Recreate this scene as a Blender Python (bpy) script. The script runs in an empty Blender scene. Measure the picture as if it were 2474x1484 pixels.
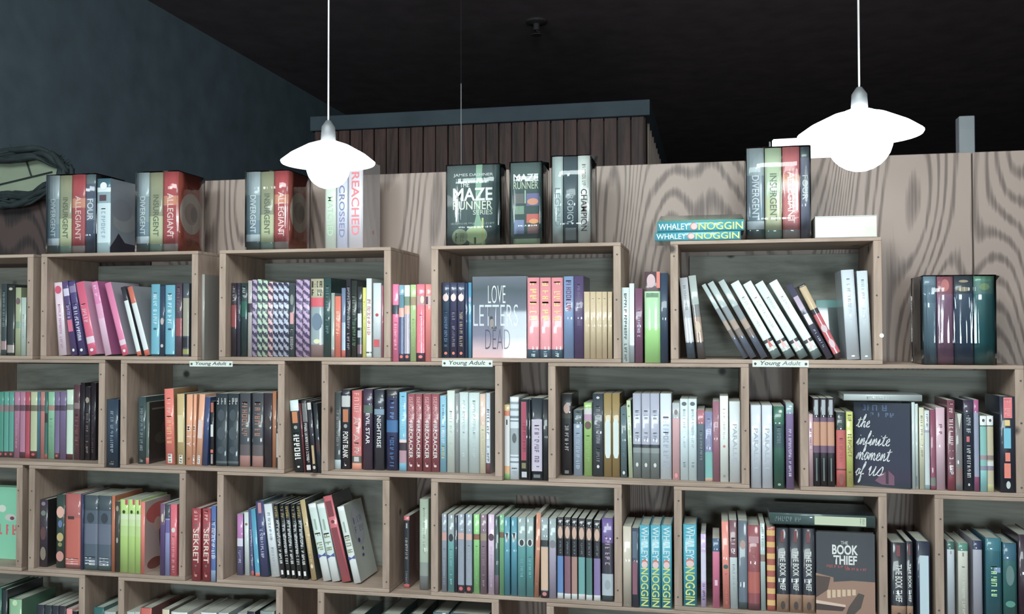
import bpy, bmesh, math, random
from mathutils import Matrix, Vector
random.seed(7)
S = bpy.context.scene
COL = S.collection
R = math.radians

# ------------------------------------------------------------------ camera
F, YAW, PITCH, ROLL = 2300.0, 0.21028, 0.02309, -0.00142      # focal length in pixels of a 2474 px wide frame
Z0 = 1.89                                                     # height of the top of the crate wall
CAM = Vector((0.75246, -2.48118, -0.22635 + Z0))
fw = Vector((-math.sin(YAW) * math.cos(PITCH), math.cos(YAW) * math.cos(PITCH), math.sin(PITCH)))
rt = Vector((math.cos(YAW), math.sin(YAW), 0))
up = rt.cross(fw)
rt, up = math.cos(ROLL) * rt + math.sin(ROLL) * up, -math.sin(ROLL) * rt + math.cos(ROLL) * up
cd = bpy.data.cameras.new('camera')
cam = bpy.data.objects.new('camera', cd)
COL.objects.link(cam)
cd.sensor_fit = 'HORIZONTAL'
cd.sensor_width = 36.0
cd.lens = F / 2474 * 36.0
cd.clip_start, cd.clip_end = 0.05, 60
cam.matrix_world = Matrix(((rt.x, up.x, -fw.x, CAM.x), (rt.y, up.y, -fw.y, CAM.y), (rt.z, up.z, -fw.z, CAM.z), (0, 0, 0, 1)))
S.camera = cam

# ------------------------------------------------------------------ world, added area lights, exposure
S.view_settings.view_transform = 'Standard'
S.view_settings.look = 'None'
S.view_settings.gamma = 1.0
S.view_settings.use_curve_mapping = False
S.view_settings.exposure = -0.28
w = bpy.data.worlds.new('world')
S.world = w
w.use_nodes = True
w.node_tree.nodes['Background'].inputs[0].default_value = (0.55, 0.75, 0.8, 1)
w.node_tree.nodes['Background'].inputs[1].default_value = 0.05

LIGHT_COL = (0.86, 1.0, 0.99)
def area_light(name, loc, target, sx, sy, power, col=LIGHT_COL):
    l = bpy.data.lights.new(name, 'AREA')
    l.shape = 'RECTANGLE'
    l.size, l.size_y, l.energy, l.color = sx, sy, power, col
    o = bpy.data.objects.new(name, l)
    COL.objects.link(o)
    o.location = loc
    o.rotation_euler = (Vector(target) - Vector(loc)).to_track_quat('-Z', 'Y').to_euler()
    return o
area_light('added_area_light', (0.4, -2.35, 3.3), (0.3, 0.1, 1.2), 2.6, 0.8, 84)  # unseen area light added over the aisle to light the shelf fronts
area_light('added_area_light', (-1.3, -3.6, 3.35), (-1.0, 0.0, 1.0), 1.6, 0.8, 62)  # second unseen area light, added as fill for the dim left side
LAMP_GLOBE = 20.0
LAMP_SHADE = 7.0
STREAK_GLOW = 62.0

# ------------------------------------------------------------------ pixel <-> place
def ray(u, v):
    return fw + ((u - 1237) / F) * rt - ((v - 742) / F) * up
def at(u, v, y):
    d = ray(u, v)
    return CAM + d * ((y - CAM.y) / d.y)
def X(u, y, v=800.0):
    return at(u, v, y).x
def Zt(u, v, y):
    return at(u, v, y).z

# ------------------------------------------------------------------ materials
def lin(c):
    c = c / 255.0
    return c / 12.92 if c <= 0.04045 else ((c + 0.055) / 1.055) ** 2.4
MATS = {}
def new_mat(name):
    m = bpy.data.materials.new(name)
    m.use_nodes = True
    return m, m.node_tree.nodes, m.node_tree.links, m.node_tree.nodes['Principled BSDF']
SAT = 0.76
def albedo(c, g=1.0):
    v = [lin(c[0]) / 0.76 * g, lin(c[1]) / 0.86 * g, lin(c[2]) / 0.86 * g]
    m = sum(v) / 3
    v = [max(0.004, m + (k - m) * SAT) for k in v]
    hi = max(v)
    if hi > 0.86:
        v = [k * 0.86 / hi for k in v]
    return tuple(v)
def paint(c, g=1.0, gloss=0.8):
    key = (tuple(c), round(g, 2), gloss)
    if key in MATS:
        return MATS[key]
    m, n, l, b = new_mat('print')
    a = albedo(c, g * 0.84)
    b.inputs['Base Color'].default_value = (*a, 1)
    tex = n.new('ShaderNodeTexNoise')
    tex.inputs['Scale'].default_value = 35
    mr = n.new('ShaderNodeMapRange')
    mr.inputs['To Min'].default_value = 0.30
    mr.inputs['To Max'].default_value = 0.55
    tc = n.new('ShaderNodeTexCoord')
    l.new(tc.outputs['Object'], tex.inputs['Vector'])
    l.new(tex.outputs['Fac'], mr.inputs['Value'])
    l.new(mr.outputs['Result'], b.inputs['Roughness'])
    b.inputs['Coat Weight'].default_value = gloss
    b.inputs['Coat Roughness'].default_value = 0.05
    MATS[key] = m
    return m
def twist(ca, cb, g=1.0):
    key = ('twist', ca, cb, g)
    if key in MATS:
        return MATS[key]
    m, n, l, b = new_mat('braided_print')
    tc = n.new('ShaderNodeTexCoord')
    mp = n.new('ShaderNodeMapping')
    mp.inputs['Rotation'].default_value = (0, R(-38), 0)
    wv = n.new('ShaderNodeTexWave')
    wv.bands_direction = 'Z'
    wv.inputs['Scale'].default_value = 17
    wv.inputs['Distortion'].default_value = 2.5
    wv.inputs['Detail'].default_value = 1
    wv.inputs['Detail Scale'].default_value = 12
    cr = n.new('ShaderNodeValToRGB')
    cr.color_ramp.elements[0].position = 0.3
    cr.color_ramp.elements[0].color = (*albedo(cb, g), 1)
    cr.color_ramp.elements[1].position = 0.7
    cr.color_ramp.elements[1].color = (*albedo(ca, g), 1)
    l.new(tc.outputs['Object'], mp.inputs['Vector'])
    l.new(mp.outputs['Vector'], wv.inputs['Vector'])
    l.new(wv.outputs['Fac'], cr.inputs['Fac'])
    l.new(cr.outputs['Color'], b.inputs['Base Color'])
    b.inputs['Roughness'].default_value = 0.4
    b.inputs['Coat Weight'].default_value = 0.3
    MATS[key] = m
    return m
def grad(stops, h, g=1.0):
    # a printed cover picture that runs through several colours from foot to head
    m, n, l, b = new_mat('cover_picture')
    tc = n.new('ShaderNodeTexCoord')
    sp = n.new('ShaderNodeSeparateXYZ')
    dv = n.new('ShaderNodeMath')
    dv.operation = 'DIVIDE'
    dv.inputs[1].default_value = h
    nz = n.new('ShaderNodeTexNoise')
    nz.inputs['Scale'].default_value = 9
    nz.inputs['Detail'].default_value = 3
    ad = n.new('ShaderNodeMath')
    ad.operation = 'MULTIPLY_ADD'
    ad.inputs[1].default_value = 0.16
    ad2 = n.new('ShaderNodeMath')
    ad2.operation = 'SUBTRACT'
    ad2.inputs[1].default_value = 0.08
    cr = n.new('ShaderNodeValToRGB')
    e = cr.color_ramp.elements
    while len(e) < len(stops):
        e.new(0.5)
    for k, (t, c) in enumerate(sorted(stops)):
        e[k].position = t
        e[k].color = (*albedo(c, g), 1)
    l.new(tc.outputs['Object'], sp.inputs[0])
    l.new(tc.outputs['Object'], nz.inputs['Vector'])
    l.new(sp.outputs['Z'], dv.inputs[0])
    l.new(nz.outputs['Fac'], ad.inputs[0])
    l.new(dv.outputs[0], ad.inputs[2])
    l.new(ad.outputs[0], ad2.inputs[0])
    l.new(ad2.outputs[0], cr.inputs['Fac'])
    l.new(cr.outputs['Color'], b.inputs['Base Color'])
    b.inputs['Roughness'].default_value = 0.4
    b.inputs['Coat Weight'].default_value = 0.4
    return m
def wood(name, light, dark, axis='Z', scale=14.0, stretch=0.06, rough=0.6, knots=True, distort=3.0):
    m, n, l, b = new_mat(name)
    tc = n.new('ShaderNodeTexCoord')
    oi = n.new('ShaderNodeObjectInfo')
    add = n.new('ShaderNodeVectorMath')
    add.operation = 'MULTIPLY_ADD'
    add.inputs[1].default_value = (1, 1, 1)
    sc = n.new('ShaderNodeVectorMath')
    sc.operation = 'SCALE'
    sc.inputs[0].default_value = (3.1, 5.3, 7.7)
    l.new(oi.outputs['Random'], sc.inputs['Scale'])
    l.new(tc.outputs['Object'], add.inputs[0])
    l.new(sc.outputs[0], add.inputs[2])
    mp = n.new('ShaderNodeMapping')
    s = [1, 1, 1]
    s['XYZ'.index(axis)] = stretch
    mp.inputs['Scale'].default_value = s
    l.new(add.outputs[0], mp.inputs['Vector'])
    nz = n.new('ShaderNodeTexNoise')
    nz.inputs['Scale'].default_value = scale
    nz.inputs['Detail'].default_value = 5
    nz.inputs['Roughness'].default_value = 0.65
    nz.inputs['Distortion'].default_value = distort
    l.new(mp.outputs['Vector'], nz.inputs['Vector'])
    fine = n.new('ShaderNodeTexNoise')
    fine.inputs['Scale'].default_value = scale * 9
    fine.inputs['Detail'].default_value = 3
    l.new(mp.outputs['Vector'], fine.inputs['Vector'])
    mx = n.new('ShaderNodeMath')
    mx.operation = 'MULTIPLY_ADD'
    mx.inputs[1].default_value = 0.35
    l.new(fine.outputs['Fac'], mx.inputs[0])
    l.new(nz.outputs['Fac'], mx.inputs[2])
    cr = n.new('ShaderNodeValToRGB')
    cr.color_ramp.elements[0].position = 0.5
    cr.color_ramp.elements[0].color = (*albedo(dark), 1)
    cr.color_ramp.elements[1].position = 0.8
    cr.color_ramp.elements[1].color = (*albedo(light), 1)
    l.new(mx.outputs[0], cr.inputs['Fac'])
    if knots:
        vo = n.new('ShaderNodeTexVoronoi')
        vo.inputs['Scale'].default_value = 6.5
        vo.inputs['Randomness'].default_value = 1
        l.new(add.outputs[0], vo.inputs['Vector'])
        k = n.new('ShaderNodeMapRange')
        k.inputs['From Min'].default_value = 0.045
        k.inputs['From Max'].default_value = 0.10
        l.new(vo.outputs['Distance'], k.inputs['Value'])
        mix = n.new('ShaderNodeMixRGB')
        mix.inputs['Color1'].default_value = (*albedo(tuple(v * 0.5 for v in dark)), 1)
        l.new(k.outputs['Result'], mix.inputs['Fac'])
        l.new(cr.outputs['Color'], mix.inputs['Color2'])
        l.new(mix.outputs['Color'], b.inputs['Base Color'])
    else:
        l.new(cr.outputs['Color'], b.inputs['Base Color'])
    bp = n.new('ShaderNodeBump')
    bp.inputs['Strength'].default_value = 0.15
    bp.inputs['Distance'].default_value = 0.002
    l.new(mx.outputs[0], bp.inputs['Height'])
    l.new(bp.outputs['Normal'], b.inputs['Normal'])
    b.inputs['Roughness'].default_value = rough
    return m
def veneer(name, light, dark):
    # flat-sawn oak: contour lines of a stretched noise give the cathedral figure
    m, n, l, b = new_mat(name)
    tc = n.new('ShaderNodeTexCoord')
    mp = n.new('ShaderNodeMapping')
    mp.inputs['Scale'].default_value = (1.0, 1.0, 0.2)
    nz = n.new('ShaderNodeTexNoise')
    nz.inputs['Scale'].default_value = 3.0
    nz.inputs['Detail'].default_value = 1.0
    nz.inputs['Distortion'].default_value = 0.4
    mu = n.new('ShaderNodeMath')
    mu.operation = 'MULTIPLY'
    mu.inputs[1].default_value = 210.0
    sn = n.new('ShaderNodeMath')
    sn.operation = 'SINE'
    mp2 = n.new('ShaderNodeMapping')
    mp2.inputs['Scale'].default_value = (1.0, 1.0, 0.035)
    fi = n.new('ShaderNodeTexNoise')
    fi.inputs['Scale'].default_value = 130
    fi.inputs['Detail'].default_value = 3
    ad = n.new('ShaderNodeMath')
    ad.operation = 'MULTIPLY_ADD'
    ad.inputs[1].default_value = 2.6
    cr = n.new('ShaderNodeValToRGB')
    cr.color_ramp.elements[0].position = 0.08
    cr.color_ramp.elements[0].color = (*albedo(dark), 1)
    cr.color_ramp.elements[1].position = 0.5
    cr.color_ramp.elements[1].color = (*albedo(light), 1)
    mr = n.new('ShaderNodeMapRange')
    mr.inputs['From Min'].default_value = 0.0
    mr.inputs['From Max'].default_value = 2.8
    l.new(tc.outputs['Object'], mp.inputs['Vector'])
    l.new(mp.outputs['Vector'], nz.inputs['Vector'])
    l.new(nz.outputs['Fac'], mu.inputs[0])
    l.new(mu.outputs[0], sn.inputs[0])
    l.new(tc.outputs['Object'], mp2.inputs['Vector'])
    l.new(mp2.outputs['Vector'], fi.inputs['Vector'])
    l.new(fi.outputs['Fac'], ad.inputs[0])
    l.new(sn.outputs[0], ad.inputs[2])
    l.new(ad.outputs[0], mr.inputs['Value'])
    l.new(mr.outputs['Result'], cr.inputs['Fac'])
    l.new(cr.outputs['Color'], b.inputs['Base Color'])
    b.inputs['Roughness'].default_value = 0.5
    return m
def plain(name, c, rough=0.7, metal=0.0, var=0.15, scale=6.0):
    m, n, l, b = new_mat(name)
    a = albedo(c)
    tc = n.new('ShaderNodeTexCoord')
    nz = n.new('ShaderNodeTexNoise')
    nz.inputs['Scale'].default_value = scale
    nz.inputs['Detail'].default_value = 4
    cr = n.new('ShaderNodeValToRGB')
    cr.color_ramp.elements[0].position = 0.3
    cr.color_ramp.elements[0].color = (*[v * (1 - var) for v in a], 1)
    cr.color_ramp.elements[1].position = 0.7
    cr.color_ramp.elements[1].color = (*[min(0.9, v * (1 + var)) for v in a], 1)
    l.new(tc.outputs['Object'], nz.inputs['Vector'])
    l.new(nz.outputs['Fac'], cr.inputs['Fac'])
    l.new(cr.outputs['Color'], b.inputs['Base Color'])
    b.inputs['Roughness'].default_value = rough
    b.inputs['Metallic'].default_value = metal
    return m
def glow(name, col, strength):
    m, n, l, b = new_mat(name)
    b.inputs['Base Color'].default_value = (0.8, 0.8, 0.8, 1)
    b.inputs['Emission Color'].default_value = (*col, 1)
    b.inputs['Emission Strength'].default_value = strength
    return m
def pages_mat():
    m, n, l, b = new_mat('paper_pages')
    tc = n.new('ShaderNodeTexCoord')
    wv = n.new('ShaderNodeTexWave')
    wv.bands_direction = 'X'
    wv.inputs['Scale'].default_value = 240
    wv.inputs['Distortion'].default_value = 1.5
    cr = n.new('ShaderNodeValToRGB')
    cr.color_ramp.elements[0].color = (0.42, 0.42, 0.36, 1)
    cr.color_ramp.elements[1].color = (0.66, 0.66, 0.58, 1)
    l.new(tc.outputs['Object'], wv.inputs['Vector'])
    l.new(wv.outputs['Fac'], cr.inputs['Fac'])
    l.new(cr.outputs['Color'], b.inputs['Base Color'])
    b.inputs['Roughness'].default_value = 0.85
    return m
def wrap_mat():
    m = bpy.data.materials.new('shrink_wrap_film')
    m.use_nodes = True
    n, l = m.node_tree.nodes, m.node_tree.links
    n.remove(n['Principled BSDF'])
    tr = n.new('ShaderNodeBsdfTransparent')
    tr.inputs[0].default_value = (0.96, 0.98, 0.98, 1)
    gl = n.new('ShaderNodeBsdfGlossy')
    gl.inputs['Roughness'].default_value = 0.07
    fr = n.new('ShaderNodeFresnel')
    fr.inputs['IOR'].default_value = 1.5
    nz = n.new('ShaderNodeTexNoise')
    nz.inputs['Scale'].default_value = 16
    nz.inputs['Detail'].default_value = 2
    nz.inputs['Distortion'].default_value = 1.2
    tc = n.new('ShaderNodeTexCoord')
    mp = n.new('ShaderNodeMapping')
    mp.inputs['Scale'].default_value = (4.0, 1, 0.16)
    bp = n.new('ShaderNodeBump')
    bp.inputs['Strength'].default_value = 0.24
    bp.inputs['Distance'].default_value = 0.006
    mx = n.new('ShaderNodeMixShader')
    ma = n.new('ShaderNodeMath')
    ma.operation = 'MULTIPLY_ADD'
    ma.inputs[1].default_value = 1.0
    ma.inputs[2].default_value = 0.03
    l.new(tc.outputs['Object'], mp.inputs['Vector'])
    l.new(mp.outputs['Vector'], nz.inputs['Vector'])
    l.new(nz.outputs['Fac'], bp.inputs['Height'])
    l.new(bp.outputs['Normal'], gl.inputs['Normal'])
    l.new(bp.outputs['Normal'], fr.inputs['Normal'])
    l.new(fr.outputs[0], ma.inputs[0])
    l.new(ma.outputs[0], mx.inputs[0])
    l.new(tr.outputs[0], mx.inputs[1])
    l.new(gl.outputs[0], mx.inputs[2])
    l.new(mx.outputs[0], n['Material Output'].inputs[0])
    return m

# ------------------------------------------------------------------ object helpers
def link(name, data, parent=None, mat=None):
    o = bpy.data.objects.new(name, data)
    COL.objects.link(o)
    if parent is not None:
        o.parent = parent
    if mat is not None and data is not None:
        if len(data.materials) == 0:
            data.materials.append(None)
        o.material_slots[0].link = 'OBJECT'
        o.material_slots[0].material = mat
    return o
def thing(name, label, cat, loc=(0, 0, 0), rot=(0, 0, 0), group=None):
    o = link(name, None)
    o.empty_display_size = 0.05
    o.location = loc
    o.rotation_euler = rot
    return tag(o, label, cat, group)
def tag(o, label, cat, group=None):
    o['label'] = label
    o['category'] = cat
    if group:
        o['group'] = group
    return o
def struct(o):
    o['kind'] = 'structure'
    return o
def box_bm(bm, x0, x1, y0, y1, z0, z1):
    v = [bm.verts.new(p) for p in ((x0, y0, z0), (x1, y0, z0), (x1, y1, z0), (x0, y1, z0), (x0, y0, z1), (x1, y0, z1), (x1, y1, z1), (x0, y1, z1))]
    for q in ((0, 3, 2, 1), (4, 5, 6, 7), (0, 1, 5, 4), (1, 2, 6, 5), (2, 3, 7, 6), (3, 0, 4, 7)):
        bm.faces.new([v[i] for i in q])
def mesh_of(bm, name, smooth=False, bevel=0.0):
    if bevel:
        bmesh.ops.bevel(bm, geom=bm.edges[:], offset=bevel, segments=1, affect='EDGES', profile=0.5)
    bm.normal_update()
    me = bpy.data.meshes.new(name)
    bm.to_mesh(me)
    bm.free()
    if smooth:
        for p in me.polygons:
            p.use_smooth = True
    return me
def box(name, x0, x1, y0, y1, z0, z1, mat, parent=None, bevel=0.0):
    bm = bmesh.new()
    box_bm(bm, x0, x1, y0, y1, z0, z1)
    return link(name, mesh_of(bm, name, bevel=bevel), parent, mat)
def tube_bm(bm, pts, rad, seg=8, close=False):
    rings = []
    n = len(pts)
    for i, p in enumerate(pts):
        p = Vector(p)
        if close:
            d = Vector(pts[(i + 1) % n]) - Vector(pts[i - 1])
        else:
            d = Vector(pts[min(i + 1, n - 1)]) - Vector(pts[max(i - 1, 0)])
        d.normalize()
        a = d.orthogonal().normalized() if abs(d.z) > 0.9 else d.cross(Vector((0, 0, 1))).normalized()
        b = d.cross(a)
        r = rad[i] if isinstance(rad, (list, tuple)) else rad
        rings.append([bm.verts.new(p + r * (math.cos(2 * math.pi * k / seg) * a + math.sin(2 * math.pi * k / seg) * b)) for k in range(seg)])
    m = n if close else n - 1
    for i in range(m):
        A, B = rings[i], rings[(i + 1) % n]
        for k in range(seg):
            bm.faces.new((A[k], A[(k + 1) % seg], B[(k + 1) % seg], B[k]))
    if not close:
        bm.faces.new(rings[0][::-1])
        bm.faces.new(rings[-1])
def lathe_bm(bm, prof, seg=24):
    rings = []
    for r, z in prof:
        if r < 1e-6:
            rings.append([bm.verts.new((0, 0, z))])
        else:
            rings.append([bm.verts.new((r * math.cos(2 * math.pi * k / seg), r * math.sin(2 * math.pi * k / seg), z)) for k in range(seg)])
    for A, B in zip(rings, rings[1:]):
        for k in range(seg):
            a = [A[k % len(A)], A[(k + 1) % len(A)], B[(k + 1) % len(B)], B[k % len(B)]]
            a = list(dict.fromkeys(a))
            if len(a) > 2:
                bm.faces.new(a)
    bmesh.ops.recalc_face_normals(bm, faces=bm.faces)

# ------------------------------------------------------------------ lettering, marks
TXT = {}
def unit(me):
    xs = [v.co.x for v in me.vertices]
    ys = [v.co.y for v in me.vertices]
    cx, cy, sx, sy = (min(xs) + max(xs)) / 2, (min(ys) + max(ys)) / 2, max(xs) - min(xs) or 1, max(ys) - min(ys) or 1
    for v in me.vertices:
        v.co = ((v.co.x - cx) / sx, (v.co.y - cy) / sy, 0)
    return me
def text_mesh(s, bold=0.0, shear=0.0):
    k = (s, bold, shear)
    if k not in TXT:
        cu = bpy.data.curves.new('lettering', 'FONT')
        cu.body = s
        cu.resolution_u = 3
        cu.offset = bold
        cu.shear = shear
        cu.space_line = 0.8
        cu.align_x = 'CENTER'
        o = bpy.data.objects.new('lettering', cu)
        COL.objects.link(o)
        dg = bpy.context.evaluated_depsgraph_get()
        me = bpy.data.meshes.new_from_object(o.evaluated_get(dg))
        bpy.data.objects.remove(o)
        bpy.data.curves.remove(cu)
        me.materials.clear()
        TXT[k] = unit(me)
    return TXT[k]
def greek_mesh(n, var):
    # small printed characters too blurred to read: strokes only
    k = ('greek', n, var)
    if k not in TXT:
        rnd = random.Random(n * 31 + var)
        bm = bmesh.new()
        def q(x0, x1, y0, y1):
            bm.faces.new([bm.verts.new((a, b, 0)) for a, b in ((x0, y0), (x1, y0), (x1, y1), (x0, y1))])
        x = 0.0
        for i in range(n):
            wd = rnd.uniform(0.45, 0.8)
            if rnd.random() < 0.12:
                x += 0.5
                continue
            if rnd.random() < 0.85:
                q(x, x + 0.2, 0, 1)
            if rnd.random() < 0.6:
                q(x + wd - 0.2, x + wd, rnd.choice((0, 0.4)), 1)
            for yy in rnd.sample((0.0, 0.4, 0.82), rnd.choice((1, 2))):
                q(x + 0.2, x + wd - 0.2, yy, yy + 0.18)
            x += wd + 0.25
        q(0, 0.18, 0, 1)
        TXT[k] = unit(mesh_of(bm, 'lettering'))
    return TXT[k]
def disc_mesh():
    if 'disc' not in TXT:
        bm = bmesh.new()
        bm.faces.new([bm.verts.new((0.5 * math.cos(a * math.pi / 10), 0.5 * math.sin(a * math.pi / 10), 0)) for a in range(20)])
        TXT['disc'] = mesh_of(bm, 'disc')
    return TXT['disc']
def quad_mesh():
    if 'quad' not in TXT:
        bm = bmesh.new()
        bm.faces.new([bm.verts.new(p) for p in ((-.5, -.5, 0), (.5, -.5, 0), (.5, .5, 0), (-.5, .5, 0))])
        TXT['quad'] = mesh_of(bm, 'quad')
    return TXT['quad']
def poly_mesh(key, pts):
    if key not in TXT:
        bm = bmesh.new()
        bm.faces.new([bm.verts.new((a, b, 0)) for a, b in pts])
        TXT[key] = mesh_of(bm, key)
    return TXT[key]
class Face:
    """a flat side of a book: origin, right axis, up axis, normal, width, height"""
    def __init__(s, o, u, v, w, h):
        s.o, s.u, s.v, s.w, s.h = Vector(o), Vector(u), Vector(v), w, h
        s.n = s.u.cross(s.v)
def put(parent, f, me, uc, vc, su, sv, mat, name, eps=0.0005, down=False):
    o = link(name, me, parent, mat)
    if down:
        x, y = -f.v * sv, f.u * su
    else:
        x, y = f.u * su, f.v * sv
    p = f.o + f.u * uc + f.v * vc + f.n * eps
    o.matrix_local = Matrix(((x.x, y.x, f.n.x, p.x), (x.y, y.y, f.n.y, p.y), (x.z, y.z, f.n.z, p.z), (0, 0, 0, 1)))
    return o
GV = [0]
NF = {}
def feature(parent, f, ft, g):
    k = ft[0]
    NF[parent.name] = NF.get(parent.name, 0) + 1
    up_ = 0.00003 * NF[parent.name]
    if k == 't':      # readable words, running down the spine
        _, s, a, b, c, wf = ft[:6]
        put(parent, f, text_mesh(s, 0.012), f.w / 2, f.h * (1 - (a + b) / 2), f.w * wf, f.h * (b - a), paint(c, g, 0.2), 'title_lettering', 0.0005 + up_, True)
    elif k == 'h':    # readable words, level
        _, s, a, b, c, u0, u1 = ft[:7]
        bold = ft[7] if len(ft) > 7 else 0.01
        put(parent, f, text_mesh(s, bold, ft[8] if len(ft) > 8 else 0.0), f.w * (u0 + u1) / 2, f.h * (1 - (a + b) / 2), f.w * (u1 - u0), f.h * (b - a), paint(c, g, 0.2), 'title_lettering', 0.0005 + up_)
    elif k == 'g':    # print too blurred to read
        _, a, b, c, wf = ft[:5]
        GV[0] += 1
        n = max(4, int((b - a) * f.h / max(0.006, f.w * wf) * 1.5))
        put(parent, f, greek_mesh(min(n, 22), GV[0] % 4), f.w / 2, f.h * (1 - (a + b) / 2), f.w * wf, f.h * (b - a), paint(c, g, 0.2), 'small_lettering', 0.0005 + up_, True)
    elif k == 'k':    # level print too blurred to read
        _, a, b, c, u0, u1 = ft[:6]
        GV[0] += 1
        n = max(4, int(f.w * (u1 - u0) / max(0.004, f.h * (b - a)) * 1.3))
        put(parent, f, greek_mesh(min(n, 26), GV[0] % 4), f.w * (u0 + u1) / 2, f.h * (1 - (a + b) / 2), f.w * (u1 - u0), f.h * (b - a), paint(c, g, 0.2), 'small_lettering', 0.0005 + up_)
    elif k == 'o':    # round picture or mark
        _, t, su, sv, c = ft[:5]
        uc = ft[5] if len(ft) > 5 else 0.5
        put(parent, f, disc_mesh(), f.w * uc, f.h * (1 - t), f.w * su, f.h * sv, paint(c, g, 0.3), 'printed_picture', 0.0003 + up_)
    elif k == 'p':    # block that leaves the sides free
        _, a, b, c, u0, u1 = ft[:6]
        put(parent, f, quad_mesh(), f.w * (u0 + u1) / 2, f.h * (1 - (a + b) / 2), f.w * (u1 - u0), f.h * (b - a), paint(c, g, 0.3), 'printed_block', 0.0003 + up_)
    elif k == 'y':    # polygon in unit coordinates of the face (u, t from the top)
        _, key, pts, c = ft[:4]
        me = poly_mesh(key, [(a - 0.5, 0.5 - b) for a, b in pts][::-1])
        put(parent, f, me, f.w / 2, f.h / 2, f.w, f.h, paint(c, g, 0.3), 'printed_picture', 0.0003 + up_)

# ------------------------------------------------------------------ books
PAGES = pages_mat()
WRAP = wrap_mat()
def cover_mesh(t, wd, h, c, b, cuts):
    """spine, two boards; cuts = [(z0, z1, slot)] on the spine; slot 0 spine, slot 1 boards"""
    n = 6
    P = [(0, wd)] + [(t * i / n, b * (2 * i / n - 1) ** 2) for i in range(n + 1)] + [(t, wd), (t - c, wd), (t - c, b + c), (c, b + c), (c, wd)]
    zs = sorted({0.0, round(h, 5)} | {round(min(max(z, 0), h), 5) for q in cuts for z in q[:2]})
    bm = bmesh.new()
    L = [[bm.verts.new((x, y, z)) for x, y in P] for z in zs]
    m = len(P)
    for k in range(len(zs) - 1):
        zm = (zs[k] + zs[k + 1]) / 2
        slot = 0
        for z0, z1, s in cuts:
            if z0 <= zm <= z1:
                slot = s
        for i in range(m):
            j = (i + 1) % m
            fc = bm.faces.new((L[k][i], L[k][j], L[k + 1][j], L[k + 1][i]))
            if 1 <= i <= n:
                fc.material_index = slot
                fc.smooth = True
            else:
                fc.material_index = 1
    a = bm.faces.new(L[0][::-1])
    e = bm.faces.new(L[-1])
    a.material_index = e.material_index = 1
    me = bpy.data.meshes.new('cover')
    bm.to_mesh(me)
    bm.free()
    return me
def volume(parent, name, x0, t, wd, h, col, feats, g, cr=None, hard=False, gloss=0.8, mat=None, page_parent=None, cf=()):
    """one bound book standing at x0: cover (spine + boards) with its print, page block"""
    c, ins = (0.0022, 0.003) if hard else (0.0007, 0.0004)
    c = min(c, t * 0.2)
    b = min(0.075 * t, 0.0026)
    cuts, slots = [], [mat or paint(col, g, gloss), paint(cr or tuple(v * 0.9 for v in col), g, gloss)]
    for ft in feats:
        if ft[0] == 'b':
            cuts.append((h * (1 - ft[2]), h * (1 - ft[1]), len(slots)))
            slots.append(paint(ft[3], g, gloss))
    me = cover_mesh(t, wd, h, c, b, cuts)
    for s in slots:
        me.materials.append(s)
    o = link(name, me, parent)
    o.location = (x0, 0, 0)
    bm = bmesh.new()
    box_bm(bm, c * 1.02, t - c * 1.02, b + c, wd - ins, ins, h - ins)
    pg = link('page_block', mesh_of(bm, 'page_block'), page_parent or parent, PAGES)
    if page_parent is None:
        pg.location = (x0, 0, 0)
    f = Face((0, 0, 0), (1, 0, 0), (0, 0, 1), t, h)
    for ft in feats:
        if ft[0] != 'b':
            feature(o, f, ft, g)
    f = Face((t, 0, 0), (0, 1, 0), (0, 0, 1), wd, h)
    for ft in cf:      # picture on the front board
        feature(o, f, ft, g)
    return o
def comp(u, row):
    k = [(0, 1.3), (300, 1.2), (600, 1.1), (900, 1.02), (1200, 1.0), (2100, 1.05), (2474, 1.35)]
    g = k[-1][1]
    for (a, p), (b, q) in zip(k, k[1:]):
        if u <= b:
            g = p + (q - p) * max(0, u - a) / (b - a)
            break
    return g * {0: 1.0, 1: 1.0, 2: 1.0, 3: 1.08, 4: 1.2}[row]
ORD = 'zeroth first second third fourth fifth sixth seventh eighth ninth tenth eleventh twelfth thirteenth fourteenth fifteenth sixteenth seventeenth eighteenth nineteenth twentieth twenty-first twenty-second twenty-third twenty-fourth twenty-fifth twenty-sixth twenty-seventh'.split()
ROWS = {1: 'top', 2: 'second', 3: 'third', 4: 'lowest'}
H, W, DEPTH, TB, SB = 0.315, 0.515, 0.25, 0.010, 0.020
CR_X = []
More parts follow.
